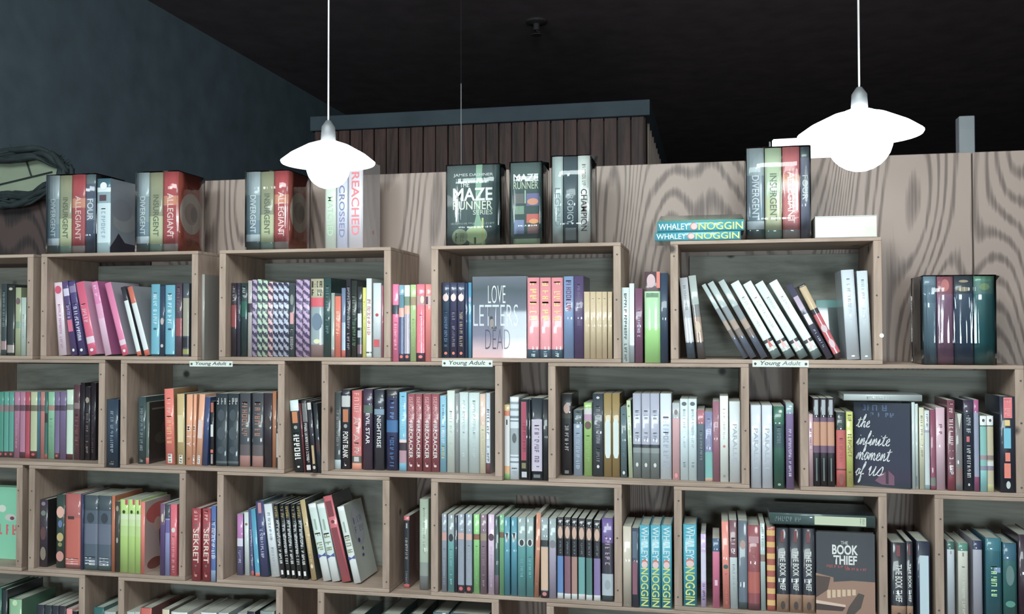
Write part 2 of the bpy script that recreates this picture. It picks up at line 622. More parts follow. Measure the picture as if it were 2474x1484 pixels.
def cell(row, gap, where, y0, y1, books, dflt=0.135):
    """a run of books in a crate or in the gap between crates; x and tops are read along the front of the run"""
    zf = Z0 - row * H + (0 if gap else TB) + 0.0004
    u_a, u_b = books[0][1], books[-1][2]
    prev = None
    for i, bk in enumerate(books):
        look, xl, xr, top, col, feats = bk[:6]
        op = bk[6] if len(bk) > 6 else {}
        yy = op.get('y', y0 + (y1 - y0) * (xl - u_a) / max(1, u_b - u_a) + 0.0015 * (i % 3))
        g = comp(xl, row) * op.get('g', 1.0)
        xa, xb = X(xl, yy), X(xr, yy)
        dx = op.get('dx', 0)
        xt = X(xl + dx, yy)
        zt = Zt(xl + dx, top, yy)
        ang = math.atan2(xt - xa, zt - zf) if dx else 0.0
        h = math.hypot(xt - xa, zt - zf)
        t = (xb - xa) * math.cos(ang)
        tg = math.tan(ang)
        if prev is not None:                      # never through the neighbour on the left
            pr, ptg, ph = prev
            d = max(pr - xa, pr + ptg * min(h, ph) - (xa + tg * min(h, ph)), -1) + 0.0003
            if d > 0:
                xa += d
                t = max(t - d, t * 0.7, 0.004)
        if not gap:                               # nor through the sides of the crate
            for r_, cx in CR_X:
                if r_ == row and cx - 0.03 < (X(u_a, yy) + X(u_b, yy)) / 2 < cx + W + 0.03:
                    lo = cx + SB + 0.0004 - min(0, tg * h * math.cos(ang))
                    if xa < lo:
                        xa = lo
                    hi = cx + W - SB - 0.0004
                    over = xa + t / math.cos(ang) + max(0, tg * h) - hi
                    if over > 0:
                        t = max(t - over, 0.003)
        if gap:
            mid = (X(u_a, yy) + X(u_b, yy)) / 2
            lo = max([cx + W for r_, cx in CR_X if r_ == row and cx + W < mid] or [-9]) + 0.0006 - min(0, tg * h * math.cos(ang))
            hi = min([cx for r_, cx in CR_X if r_ == row and cx > mid] or [9]) - 0.0006
            xa = max(xa, lo)
            t = min(t, max(0.003, hi - xa))
        prev = (xa + t / math.cos(ang), tg, h)
        wd = op.get('w', dflt + 0.012 * ((i * 7) % 4 - 1.5) / 3)
        wd = min(wd, DEPTH - 0.014 - yy)
        lab = '%s, %s in %s row\'s %s' % (look, ORD[i + 1], ROWS[row], where)
        e = thing('book', lab, 'book', (xa, yy, zf + (t * math.sin(ang) if ang > 0 else 0)), (0, ang, 0), op.get('grp'))
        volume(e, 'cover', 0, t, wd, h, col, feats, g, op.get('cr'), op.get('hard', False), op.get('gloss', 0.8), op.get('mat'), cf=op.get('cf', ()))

# ------------------------------------------------------------------ the room
M_CRATE = wood('crate_wood', (168, 148, 129), (140, 121, 103), 'Z', 9, 0.12, 0.65)
M_CRATEX = wood('crate_wood_lengthwise', (168, 149, 130), (138, 120, 102), 'X', 9, 0.10, 0.65)
M_BACK = wood('crate_back_wood', (150, 156, 144), (112, 118, 108), 'X', 7, 0.10, 0.7)
M_VENEER_D = veneer('dimmed_veneer', (70, 54, 50), (40, 32, 32))  # left sheet: the dim light there is put into a darker veneer colour
M_VENEER = veneer('oak_veneer', (152, 135, 123), (104, 88, 80))
M_CLAD = wood('dark_plank', (88, 58, 50), (46, 31, 29), 'Z', 9, 0.08, 0.6, knots=False)
M_WALL = plain('slate_wall_paint', (92, 116, 130), 0.8)
M_DARK = plain('black_ceiling_paint', (104, 92, 95), 0.9)
M_FAR = plain('far_wall_paint', (46, 48, 56), 0.9)
M_FLOOR = wood('floor_boards', (120, 100, 84), (80, 64, 54), 'Y', 6, 0.1, 0.5, knots=False)
M_TRIM = plain('teal_trim_paint', (56, 76, 86), 0.7)
M_STEEL = plain('grey_steel', (110, 118, 122), 0.5, 0.3)
M_DULL = plain('dull_black_metal', (52, 48, 50), 0.8)
M_CORD = plain('pale_cord', (190, 192, 192), 0.6)

XL, XR, YF, YB, ZC = -2.5, 6.0, -7.5, 9.0, 3.6
struct(box('floor', XL - 0.1, XR + 0.1, YF - 0.1, YB + 0.1, -0.1, 0.0, M_FLOOR))
struct(box('ceiling', XL - 0.1, XR + 0.1, YF - 0.1, YB + 0.1, ZC, ZC + 0.1, M_DARK))
struct(box('wall_left', XL - 0.1, XL, YF, YB, 0, ZC, M_WALL))
struct(box('wall_right', XR, XR + 0.1, YF, YB, 0, ZC, M_FAR))
struct(box('wall_back', XL - 0.1, XR + 0.1, YB, YB + 0.1, 0, ZC, M_FAR))
struct(box('wall_front', XL - 0.1, XR + 0.1, YF - 0.1, YF, 0, ZC, M_WALL))
# unseen glowing door and window, added behind the viewer to streak the spines
d = struct(box('unseen_door_1', 1.3, 2.5, YF, YF + 0.04, 0, 2.3, M_STEEL))
struct(box('streak_door_pane', 1.4, 2.4, YF + 0.04, YF + 0.046, 1.1, 1.85, glow('streak_glow_pane', (0.78, 0.95, 1.0), STREAK_GLOW), d))
d = struct(box('unseen_window_1', -1.75, -0.95, YF, YF + 0.04, 1.05, 2.0, M_STEEL))
struct(box('streak_window_pane', -1.68, -1.02, YF + 0.04, YF + 0.046, 1.15, 1.85, glow('streak_glow_pane', (0.78, 0.95, 1.0), STREAK_GLOW * 0.8), d))
# plinth that carries the visible crate rows
struct(box('trim_1', -2.45, 2.6, 0.0, DEPTH, 0, Z0 - 4 * H, M_BACK))
# veneered partition behind the crates, one object per sheet
ZP = Z0 + 0.2445
seam = X(2352, DEPTH + 0.012)
part = struct(link('wall_partition', None))
for a, b in ((XL, seam - 2.44), (seam - 2.44, seam), (seam, seam + 2.44)):
    box('veneer_panel', a + 0.002, b - 0.002, DEPTH + 0.004, DEPTH + 0.04, 0.0, ZP, M_VENEER_D if b < -0.5 else M_VENEER, part, 0.0015)

# ------------------------------------------------------------------ behind the partition
bx = thing('clad_cabin', 'dark plank-clad cabin with teal top trim behind the partition', 'cabin', (0, 3.0, 0))
xr = 0.365
zt = Z0 + 1.055
n = 26
pw = 0.078
for k in range(n):
    o = box('plank', 0, pw - 0.006, 0, 0.018 + 0.006 * (k % 2), 0, zt - 0.06, M_CLAD, bx, 0.002)
    o.location = (xr - (k + 1) * pw, -0.004 * (k % 2), 0)
M_BATTEN = plain('pale_batten', (150, 135, 120), 0.6)
for k in range(9):
    o = box('side_plank', 0, 0.016, 0, 0.17, 0, zt - 0.06, M_CLAD, bx)
    o.location = (xr - 0.016, 0.03 + k * 0.2, 0)
    o = box('side_batten', 0, 0.02, 0, 0.022, 0, zt - 0.06, M_BATTEN, bx)
    o.location = (xr - 0.008, 0.205 + k * 0.2, 0)
box('top_trim', xr - n * pw - 0.02, xr + 0.03, -0.03, 2.0, zt - 0.06, zt + 0.03, M_TRIM, bx, 0.003)
box('core', xr - n * pw, xr - 0.03, 0.03, 1.9, 0, zt - 0.07, M_DARK, bx)
p = at(2332, 330, 2.0)
e = thing('square_post', 'short grey square post standing behind the partition at right', 'post', (p.x, 2.0, 0))
box('post_shaft', -0.032, 0.032, -0.032, 0.032, 0.02, Z0 + 0.70, plain('grey_post_paint', (150, 162, 168), 0.6), e, 0.003)
box('base_plate', -0.07, 0.07, -0.07, 0.07, 0, 0.02, M_STEEL, e)
a, b = X(1869, 1.5), X(2085, 1.5)
e = thing('light_box', 'lit white display panel standing behind partition beside right lamp', 'light box', ((a + b) / 2, 1.5, 0), (0, 0, R(-4)))
hw = (b - a) / 2
box('lit_face', -hw, hw, 0, 0.05, 0.4, Z0 + 0.545, glow('lit_white_acrylic', (0.9, 0.98, 1.0), 2.2), e, 0.006)
box('side_rail', -hw - 0.012, -hw - 0.006, 0, 0.05, 0.02, Z0 + 0.535, M_STEEL, e)
box('side_rail', hw + 0.006, hw + 0.012, 0, 0.05, 0.02, Z0 + 0.535, M_STEEL, e)
box('foot', -hw - 0.02, hw + 0.02, -0.15, 0.2, 0, 0.02, M_STEEL, e)
box('riser', -hw * 0.3, hw * 0.3, 0.01, 0.04, 0.02, 0.4, M_STEEL, e)
# fire sprinkler and a far pendant on the ceiling
p = at(1296, 50, 3.36)
e = thing('ceiling_sprinkler', 'small dull sprinkler head on the black ceiling', 'sprinkler', (p.x, 3.36, ZC))
bm = bmesh.new(); lathe_bm(bm, [(0, 0), (0.07, 0), (0.065, -0.012), (0.02, -0.02), (0.02, -0.06), (0, -0.06)], 16)
link('escutcheon', mesh_of(bm, 'escutcheon'), e, M_DULL)
bm = bmesh.new(); lathe_bm(bm, [(0, -0.085), (0.035, -0.088), (0.035, -0.092), (0, -0.092)], 16)
link('deflector', mesh_of(bm, 'deflector'), e, M_DULL)
bm = bmesh.new(); tube_bm(bm, [(0.0, 0.0, -0.06), (0.02, 0, -0.072), (0.0, 0, -0.086)], 0.004)
link('frame_arm', mesh_of(bm, 'frame_arm'), e, M_DULL)

# ------------------------------------------------------------------ pendant lamps
G_GLOBE = glow('lamp_globe_glass', (0.88, 1.0, 1.0), LAMP_GLOBE)
G_SHADE = glow('lamp_shade_glass', (0.95, 1.0, 1.0), LAMP_SHADE)
def pendant(label, x, y, zr, r, gr, lit=True, zj=None):
    e = thing('pendant_lamp', label, 'lamp', (x, y, zr), group='pendant lamps on long cords')
    bm = bmesh.new()
    lathe_bm(bm, [(0.016, 0.052), (r * 0.45, 0.040), (r * 0.8, 0.018), (r, 0.0), (r - 0.002, -0.004), (r * 0.78, 0.013), (r * 0.43, 0.034), (0.014, 0.046)], 40)
    link('lamp_shade', mesh_of(bm, 'lamp_shade', True), e, G_SHADE if lit else M_STEEL)
    bm = bmesh.new()
    bmesh.ops.create_uvsphere(bm, u_segments=24, v_segments=14, radius=gr)
    bmesh.ops.translate(bm, verts=bm.verts, vec=(0, 0, -0.012))
    link('bulb', mesh_of(bm, 'bulb', True), e, G_GLOBE if lit else M_STEEL)
    bm = bmesh.new()
    lathe_bm(bm, [(0, 0.10), (0.006, 0.10), (0.016, 0.085), (0.018, 0.05), (0, 0.05)], 16)
    link('socket', mesh_of(bm, 'socket', True), e, M_STEEL)
    bm = bmesh.new()
    tube_bm(bm, [(0, 0, 0.10), (0, 0, (zj or ZC - 0.02) - zr)], 0.0022)
    link('cord', mesh_of(bm, 'cord'), e, M_CORD)
    if zj:      # upper cord, made thin and black where it fades into the dark
        bm = bmesh.new()
        tube_bm(bm, [(0, 0, zj - zr), (0, 0, ZC - 0.02 - zr)], 0.0013)
        link('dark_upper_cord', mesh_of(bm, 'dark_upper_cord'), e, M_DULL)
    bm = bmesh.new()
    lathe_bm(bm, [(0, ZC - zr - 0.03), (0.03, ZC - zr - 0.025), (0.045, ZC - zr), (0, ZC - zr)], 16)
    link('ceiling_cup', mesh_of(bm, 'ceiling_cup'), e, M_STEEL)
    return e
p = at(793, 392, -0.35)
pendant('glowing white pendant lamp on cord, left one above box sets', p.x, p.y, p.z, 0.112, 0.052)
p = at(2077, 324, -0.35)
pendant('glowing white pendant lamp on cord, larger right one', p.x, p.y, p.z, 0.128, 0.068)
p = at(1114, 300, 2.4)
zj = at(1112, 202, 2.4).z
e = pendant('far unlit pendant on thin cord behind the partition', p.x, 2.4, 1.75, 0.11, 0.04, False, zj)

# ------------------------------------------------------------------ crates
CR = {}
def crate(label, row, x0, slot=False, gap_left=0.0):
    zb = Z0 - row * H
    e = thing('wooden_crate', label, 'crate', (x0, 0, zb), group='wooden crates stacked like bricks')
    k = (slot, gap_left)
    if k not in CR:
        def bmx(*a, bevel=0.0012):
            bm = bmesh.new()
            box_bm(bm, *a)
            return mesh_of(bm, 'board', bevel=bevel)
        g = gap_left
        if slot:
            bm = bmesh.new()
            xs, zs = [SB, 0.185, 0.31, W - SB], [TB, 0.205, 0.235, H - TB - 0.012]
            for i in range(3):
                for j in range(3):
                    if (i, j) != (1, 1):
                        box_bm(bm, xs[i], xs[i + 1], DEPTH - 0.009, DEPTH, zs[j], zs[j + 1])
            bk = mesh_of(bm, 'back_board')
        else:
            bk = bmx(SB + g, W - SB, DEPTH - 0.009, DEPTH, TB, H - TB - 0.012)
        CR[k] = [('side_board', bmx(0, SB, 0, DEPTH, TB, H - TB), M_CRATE), ('side_board', bmx(W - SB, W, 0, DEPTH, TB, H - TB), M_CRATE),
                 ('top_board', bmx(0, W, 0, DEPTH, H - TB, H - 0.0006), M_CRATEX), ('bottom_board', bmx(0, W, 0, DEPTH, 0, TB), M_CRATEX), ('back_board', bk, M_BACK)]
    for nm, me, mt in CR[k]:
        link(nm, me, e, mt)
    # nail heads on the front edge of the side boards
    for xx in (SB / 2, W - SB / 2):
        for zz in (0.05, 0.16, 0.26):
            o = link('nail', disc_mesh(), e, M_NAIL)
            o.matrix_local = Matrix.Translation((xx + random.uniform(-0.003, 0.003), -0.0004, zz + random.uniform(-0.03, 0.03))) @ Matrix.Rotation(R(90), 4, 'X') @ Matrix.Scale(0.005, 4)
    return e
M_NAIL = plain('dark_nail', (84, 74, 68), 0.6)
CRATES = [
    (1, -1.241 - W, 'crate cut off by left edge, top row, dark books inside'), (1, -1.214, 'crate of leaning pink and purple paperbacks, top row'),
    (1, -0.632, 'crate of braided-pattern spines, top row'), (1, -0.002, 'crate with grey face-out hardcover and salmon spines, top row'), (1, 0.640, 'crate of slanting white books at right, top row'),
    (2, -0.997 - W, 'crate of narrow pastel spines at left, second row'), (2, -0.945, 'crate with orange and black spines, second row'), (2, -0.319, 'crate with four matching maroon spines, second row'),
    (2, 0.320, 'crate with gold and white spines, second row'), (2, 0.958, 'crate with dark chalk-lettered face-out book, second row'),
    (3, -1.2705 - W, 'crate with mint face-out book, left edge of third row'), (3, -1.2485, 'crate with three lime spines, third row'), (3, -0.635, 'crate of books leaning left beside pale cover, third row'),
    (3, -0.002, 'crate of slim pastel spines with slotted back, third row'), (3, 0.646, 'crate with striped spine and black face-out book, third row'), (3, 1.27, 'crate at lower right corner with teal books'),
    (4, -1.057 - W, 'lowest row crate at left edge with green books'), (4, -0.948, 'lowest row crate with many grey page tops'), (4, -0.329, 'lowest row crate with few dark book tops below centre'),
    (4, 0.314, 'lowest row crate barely in view at bottom centre'), (4, 0.957, 'lowest row crate below the striped spine, mostly cut off'), (4, 1.58, 'lowest row crate below lower right corner')]
for row, x0, lab in CRATES:
    CR_X.append((row, x0))
    crate(lab, row, x0, slot=(row == 3 and x0 == -0.002), gap_left=0.022 if (row == 1 and x0 in (-0.002, 0.640)) else 0.0)

# ------------------------------------------------------------------ books in the crates
# (look, left px, right px, top px, colour, print on the spine, options)
BK, WH = (44, 46, 54), (215, 232, 230)
cell(1, 0, 'first crate', 0.03, 0.03, [
    ('dark teal slim book', 2, 15, 686, (52, 66, 70), [('b', .8, .92, (150, 120, 120)), ('g', .1, .6, (110, 130, 130), .4)]),
    ('black book with pale dot', 16, 34, 690, (45, 52, 50), [('o', .05, .5, .04, (170, 170, 150)), ('b', .85, .96, (150, 140, 135))]),
    ('pale green book with round portrait', 36, 49.5, 695, (150, 165, 125), [('o', .2, .8, .1, (110, 90, 95)), ('b', .5, .6, (120, 150, 120))]),
    ('slim mint white book', 50, 62, 719, (165, 190, 180), [('g', .3, .7, (150, 150, 160), .3)]),
    ('dark blue book beside the post', 63, 77, 697, (40, 45, 60), [('b', .74, 1, (95, 118, 124)), ('b', .12, .2, (80, 95, 100))])])
PK = 'leaning pink and purple paperbacks'
cell(1, 0, 'second crate', 0.03, 0.022, [
    ('white leaning paperback with red heart', 127, 146, 684, (212, 196, 212), [('o', .1, .8, .11, (196, 50, 95)), ('g', .3, .9, (170, 120, 150), .3)], dict(dx=-13, cr=(185, 150, 165))),
    ('purple leaning paperback with pink figure', 164, 184, 681, (78, 62, 120), [('b', .1, .2, (190, 190, 215)), ('p', .52, .68, (205, 85, 125), .1, .9), ('g', .32, .5, (170, 150, 200), .5), ('o', .93, .4, .04, WH)], dict(dx=-25, cr=(60, 45, 95))),
    ('purple leaning paperback with white script', 188.5, 208, 682, (72, 60, 122), [('b', .06, .15, (130, 115, 160)), ('g', .3, .8, (205, 205, 225), .5), ('o', .93, .4, .04, WH)], dict(dx=-28.5, cr=(70, 60, 110))),
    ('hot pink leaning paperback with white band', 215, 235, 684, (212, 70, 115), [('b', .75, .84, (225, 205, 220)), ('g', .3, .55, (240, 190, 200), .5), ('o', .93, .4, .04, WH)], dict(dx=-34, cr=(215, 160, 195))),
    ('pink leaning paperback fading to pale foot', 254, 270, 683, (214, 110, 170), [('b', .5, 1, (220, 180, 208)), ('b', .3, .5, (218, 145, 188)), ('g', .05, .2, (235, 200, 220), .4)], dict(dx=-36, cr=(175, 78, 140))),
    ('bright pink leaning paperback, red foot', 296, 312, 686, (230, 112, 168), [('b', .79, .86, (230, 205, 220)), ('b', .86, 1, (215, 70, 115)), ('o', .94, .4, .04, WH)], dict(dx=-45, cr=(165, 160, 178))),
    ('white leaning paperback with black head', 332, 343, 695, (205, 220, 220), [('b', 0, .2, (50, 52, 62)), ('b', .94, 1, (210, 95, 60))], dict(dx=-42, cr=(60, 62, 70))),
    ('white leaning paperback with orange head', 350, 363, 695, (205, 218, 222), [('b', 0, .24, (205, 98, 72)), ('b', .92, 1, (205, 88, 62))], dict(dx=-44, cr=(140, 150, 158))),
    ('cyan paperback with white title, left one', 364, 385, 687, (85, 168, 192), [('g', .12, .55, (190, 225, 232), .4), ('o', .62, .4, .03, (50, 90, 110)), ('b', .97, 1, (40, 70, 85))], dict(grp='cyan paperbacks', cr=(60, 90, 115))),
    ('thin dark blue book between cyan spines', 386, 397, 692, (45, 66, 92), [('o', .5, .7, .1, (180, 170, 165)), ('o', .85, .6, .05, (180, 180, 180))]),
    ('cyan paperback with white title, right one', 398, 421.6, 689, (85, 168, 192), [('g', .12, .55, (190, 225, 232), .4), ('o', .62, .4, .03, (50, 90, 110)), ('b', .97, 1, (40, 70, 85))], dict(grp='cyan paperbacks')),
    ('dark maroon book with red block', 423, 439, 685, (78, 62, 78), [('b', .48, .72, (150, 62, 72)), ('g', .05, .4, (120, 95, 110), .4)]),
    ('dark glossy book with cream middle', 441, 456, 685, (70, 82, 92), [('b', .2, .72, (155, 155, 135)), ('b', .74, .88, BK), ('b', .9, .97, (150, 150, 70))])])
cell(1, 1, 'first gap', 0.02, 0.02, [('thin grey booklet against crate side', 485, 492, 663, (150, 152, 146), [], dict(w=.1))])
LT = 'braided blue-grey spines'
cell(1, 0, 'third crate', 0.03, 0.025, [
    ('black book with red middle', 558, 571, 684, (44, 38, 48), [('b', .3, .6, (135, 50, 55)), ('g', .04, .25, (140, 140, 150), .4)]),
    ('dark navy slim book', 572, 580.5, 684, (48, 48, 68), [('g', .05, .5, (120, 120, 140), .4)]),
    ('black and green glossy book', 581, 597, 684, (36, 60, 62), [('b', .25, .46, (24, 95, 80)), ('g', .05, .2, (160, 170, 170), .4)]),
    ('slim pale grey book', 598.5, 608, 678, (170, 168, 168), [('b', .3, .42, (60, 50, 65))]),
    ('lilac braided-pattern spine', 609, 620.5, 676, (130, 120, 150), [], dict(mat=twist((150, 135, 168), (62, 62, 88), 1.3))),
    ('green braided-pattern spine, left one', 621, 632.5, 675, (140, 165, 150), [], dict(mat=twist((152, 182, 160), (62, 74, 84), 1.3))),
    ('green braided-pattern spine, right one', 633, 646, 678, (140, 165, 150), [], dict(mat=twist((158, 185, 162), (60, 70, 80), 1.3))),
    ('pink braided-pattern spine', 646.5, 658.5, 681, (215, 180, 185), [], dict(mat=twist((226, 188, 192), (72, 60, 86), 1.25))),
    ('blue-grey braided-pattern spine', 659, 671.5, 683, (140, 155, 175), [], dict(mat=twist((160, 174, 194), (50, 54, 80), 1.25), grp=LT)),
    ('blue-grey braided-pattern spine', 672, 684, 683, (140, 155, 175), [], dict(mat=twist((160, 174, 194), (50, 54, 80), 1.25), grp=LT)),
    ('blue-grey braided-pattern spine', 684.5, 697, 683, (140, 155, 175), [], dict(mat=twist((160, 174, 194), (50, 54, 80), 1.25), grp=LT)),
    ('dark slate book with pink spot', 698, 712, 690, (62, 78, 84), [('p', .38, .54, (215, 150, 155), .2, .8), ('o', .2, .6, .15, (130, 145, 140)), ('g', .6, .9, (150, 150, 150), .5)]),
    ('purple braided-pattern spine, left one', 714, 730.5, 676, (150, 130, 160), [], dict(mat=twist((160, 138, 172), (78, 68, 104), 1.25))),
    ('purple braided-pattern spine, right one', 731, 747.5, 676, (150, 130, 160), [], dict(mat=twist((165, 142, 176), (74, 66, 102), 1.25))),
    ('thick collage spine with red band', 750, 781, 674, (140, 166, 172), [('b', 0, .24, (172, 172, 138)), ('b', .24, .36, (220, 72, 92)), ('b', .84, 1, (135, 112, 112)), ('k', .03, .11, (70, 70, 62), .1, .9), ('k', .135, .215, (70, 70, 62), .1, .9), ('o', .55, .8, .22, (100, 128, 150)), ('o', .8, .5, .06, (215, 220, 170))], dict(hard=True)),
    ('dark green tall book', 782, 799, 672, (42, 78, 78), [('g', .1, .7, (90, 130, 130), .4)]),
    ('thin mint book', 800, 808, 708, (155, 176, 166), [('b', .88, 1, (150, 130, 130))]),
    ('orange paperback with cream title', 808.5, 823, 716, (230, 110, 84), [('g', .25, .65, (250, 215, 180), .5)]),
    ('thin blue book with red foot', 825, 834.5, 696, (105, 130, 165), [('b', .5, .9, (150, 180, 205)), ('b', .9, 1, (200, 90, 80))]),
    ('tall black book with grey title', 836, 847, 674, (50, 52, 62), [('g', .1, .9, (140, 145, 150), .5)]),
    ('black book with green specks', 848, 862, 678, (46, 56, 52), [('g', .2, .45, (130, 140, 130), .5), ('g', .5, .85, (80, 130, 95), .5)]),
    ('black and white block spine', 863, 875, 693, (48, 55, 62), [('b', .22, .3, (70, 80, 92)), ('p', .38, .58, (205, 215, 222), .1, .9), ('p', .62, .72, (170, 180, 195), .1, .9), ('b', .82, .95, (110, 80, 95))]),
    ('thin bright yellow book', 876, 884, 695, (222, 230, 98), [('g', .2, .6, (190, 190, 90), .4)]),
    ('tall white book with red title', 884.5, 897.5, 673, (215, 234, 230), [('g', .27, .72, (200, 80, 80), .6), ('b', .93, .95, (90, 90, 90))]),
    ('white book with red square', 901, 920.5, 684, (200, 220, 225), [('o', .43, .4, .045, (190, 50, 60)), ('p', .76, .86, (205, 60, 75), .08, .8)]),
    ('narrow dusty red book at post', 921.5, 926, 690, (170, 92, 112), [])])
cell(1, 1, 'second gap', 0.012, 0.012, [
    ('hot pink paperback with eye photo', 944.5, 959.5, 687, (246, 108, 162), [('b', .27, .39, (62, 76, 92)), ('g', .5, .85, (250, 180, 205), .4)]),
    ('light blue and navy paperback', 961, 976, 689, (116, 178, 200), [('b', .13, .3, (80, 140, 160)), ('b', .3, .42, (230, 165, 150)), ('b', .42, .9, (74, 92, 140)), ('b', .9, 1, (60, 60, 90)), ('o', .94, .6, .04, (225, 100, 70))]),
    ('cream and lilac paperback', 976.6, 990, 689, (212, 232, 212), [('b', .15, .27, (120, 150, 130)), ('b', .27, .38, (235, 180, 155)), ('b', .38, .9, (172, 168, 192)), ('b', .9, 1, (60, 60, 90)), ('o', .94, .6, .04, (225, 100, 70))]),
    ('light green paperback with photo strip', 991.5, 1005, 688, (180, 216, 140), [('b', .16, .27, (168, 148, 110)), ('g', .45, .8, (150, 190, 110), .3)]),
    ('wide pink-red paperback with faces', 1006, 1026, 687, (240, 104, 130), [('b', .15, .27, (196, 150, 150)), ('o', .2, .45, .1, (240, 220, 200), .7), ('g', .4, .75, (250, 160, 175), .3), ('b', .89, 1, (75, 50, 70)), ('o', .94, .5, .04, (235, 110, 110))]),
    ('salmon paperback beside the post', 1027.5, 1042, 687, (246, 132, 126), [('b', .15, .27, (205, 180, 180)), ('p', .16, .26, (90, 40, 70), .1, .45)])])
NV = 'navy spines with white bird shape'
SAL = 'matching salmon spines with yellow title'
CRM = 'short glossy cream spines'
salf = [('g', .05, .27, (240, 205, 120), .55), ('g', .3, .53, (240, 205, 120), .55), ('b', .89, 1, (56, 92, 112)), ('g', .91, .98, (200, 220, 225), .3)]
nvf = lambda tx: [('o', .2, .75, .1, (232, 206, 200)), ('g', .38, .85, tx, .4), ('o', .94, .4, .04, (220, 110, 80)), ('b', 0, .12, (58, 70, 104))]
cell(1, 0, 'fourth crate', 0.028, 0.02, [
    ('navy spine with white bird, blue title', 1067.6, 1086.4, 683, (44, 70, 98), nvf((80, 110, 150)), dict(grp=NV)),
    ('navy glossy spine with white bird', 1087, 1104, 683, (58, 58, 96), nvf((120, 120, 140)), dict(grp=NV)),
    ('navy spine with white bird, gold title', 1105, 1123, 683, (56, 58, 92), nvf((165, 150, 120)), dict(grp=NV)),
    ('thin dark navy book', 1124, 1130, 684, (34, 66, 104), []),
    ('thin bright cyan book', 1131.5, 1139, 683, (66, 152, 192), [('o', .23, .8, .08, (170, 170, 200))])])
ov4 = X(1273.5, .022)
cell(1, 0, 'fourth crate, right of grey hardcover', 0.022, 0.012, [
    ('salmon spine with yellow title', 1274, 1303, 671, (232, 138, 150), salf, dict(grp=SAL, hard=True)),
    ('salmon spine with yellow title', 1304.5, 1331, 671, (232, 138, 150), salf, dict(grp=SAL, hard=True)),
    ('salmon spine with yellow title', 1332.5, 1360, 671, (232, 138, 150), salf, dict(grp=SAL, hard=True)),
    ('light blue spine with plum title', 1362, 1386, 668, (116, 152, 200), [('g', .05, .4, (110, 60, 110), .5), ('g', .28, .42, (200, 70, 90), .4)], dict(hard=True)),
    ('glossy purple spine', 1387, 1410, 667, (86, 70, 118), [('g', .1, .6, (110, 95, 140), .3)], dict(hard=True))] + [
    ('short glossy cream spine', a, b, 705, (210, 192, 150), [('g', .1, .6, (225, 215, 180), .25)], dict(grp=CRM)) for a, b in ((1411, 1425.5), (1426, 1439.5), (1440, 1454.5), (1455, 1467), (1468.5, 1479))])
cell(1, 1, 'third gap', 0.012, 0.01, [
    ('white paperback with black title', 1501, 1519, 695, (208, 234, 230), [('g', .08, .98, (60, 70, 75), .35)]),
    ('thin white book with grey foot', 1520, 1532.5, 685, (214, 226, 228), [('b', .78, 1, (150, 165, 172))]),
    ('glossy plum book', 1534, 1552.6, 697, (124, 76, 110), [('g', .3, .65, (190, 185, 215), .35)]),
    ('wide light green spine with portrait', 1557.6, 1595, 657, (172, 230, 172), [('b', 0, .215, (92, 72, 80)), ('o', .1, .55, .15, (206, 176, 182), .42), ('p', 0, .18, (226, 112, 92), .78, 1), ('b', .62, 1, (160, 232, 130)), ('g', .235, .27, (90, 130, 110), .8), ('p', .24, .28, (110, 160, 120), .1, .9)], dict(hard=True)),
    ('dark blue hardcover beside the post', 1595.5, 1614, 660, (50, 72, 98), [], dict(hard=True))])
LN = [('b', 0, .33, (165, 186, 186)), ('b', .33, .5, (128, 140, 146)), ('b', .5, .62, (165, 148, 132)), ('b', .62, .72, (118, 108, 104))]
WT = [('b', .76, .80, (70, 74, 78)), ('y', 'cone', ((.3, .86), (.5, .74), (.75, .86)), (200, 90, 75)), ('b', .86, .885, (190, 205, 200)), ('b', .885, .90, (205, 215, 205)), ('b', .90, 1, (92, 116, 116)), ('g', .2, .6, (185, 200, 200), .3)]
sl = 'slanting glossy grey-topped spines'
wl = 'slanting white spines with red cone'
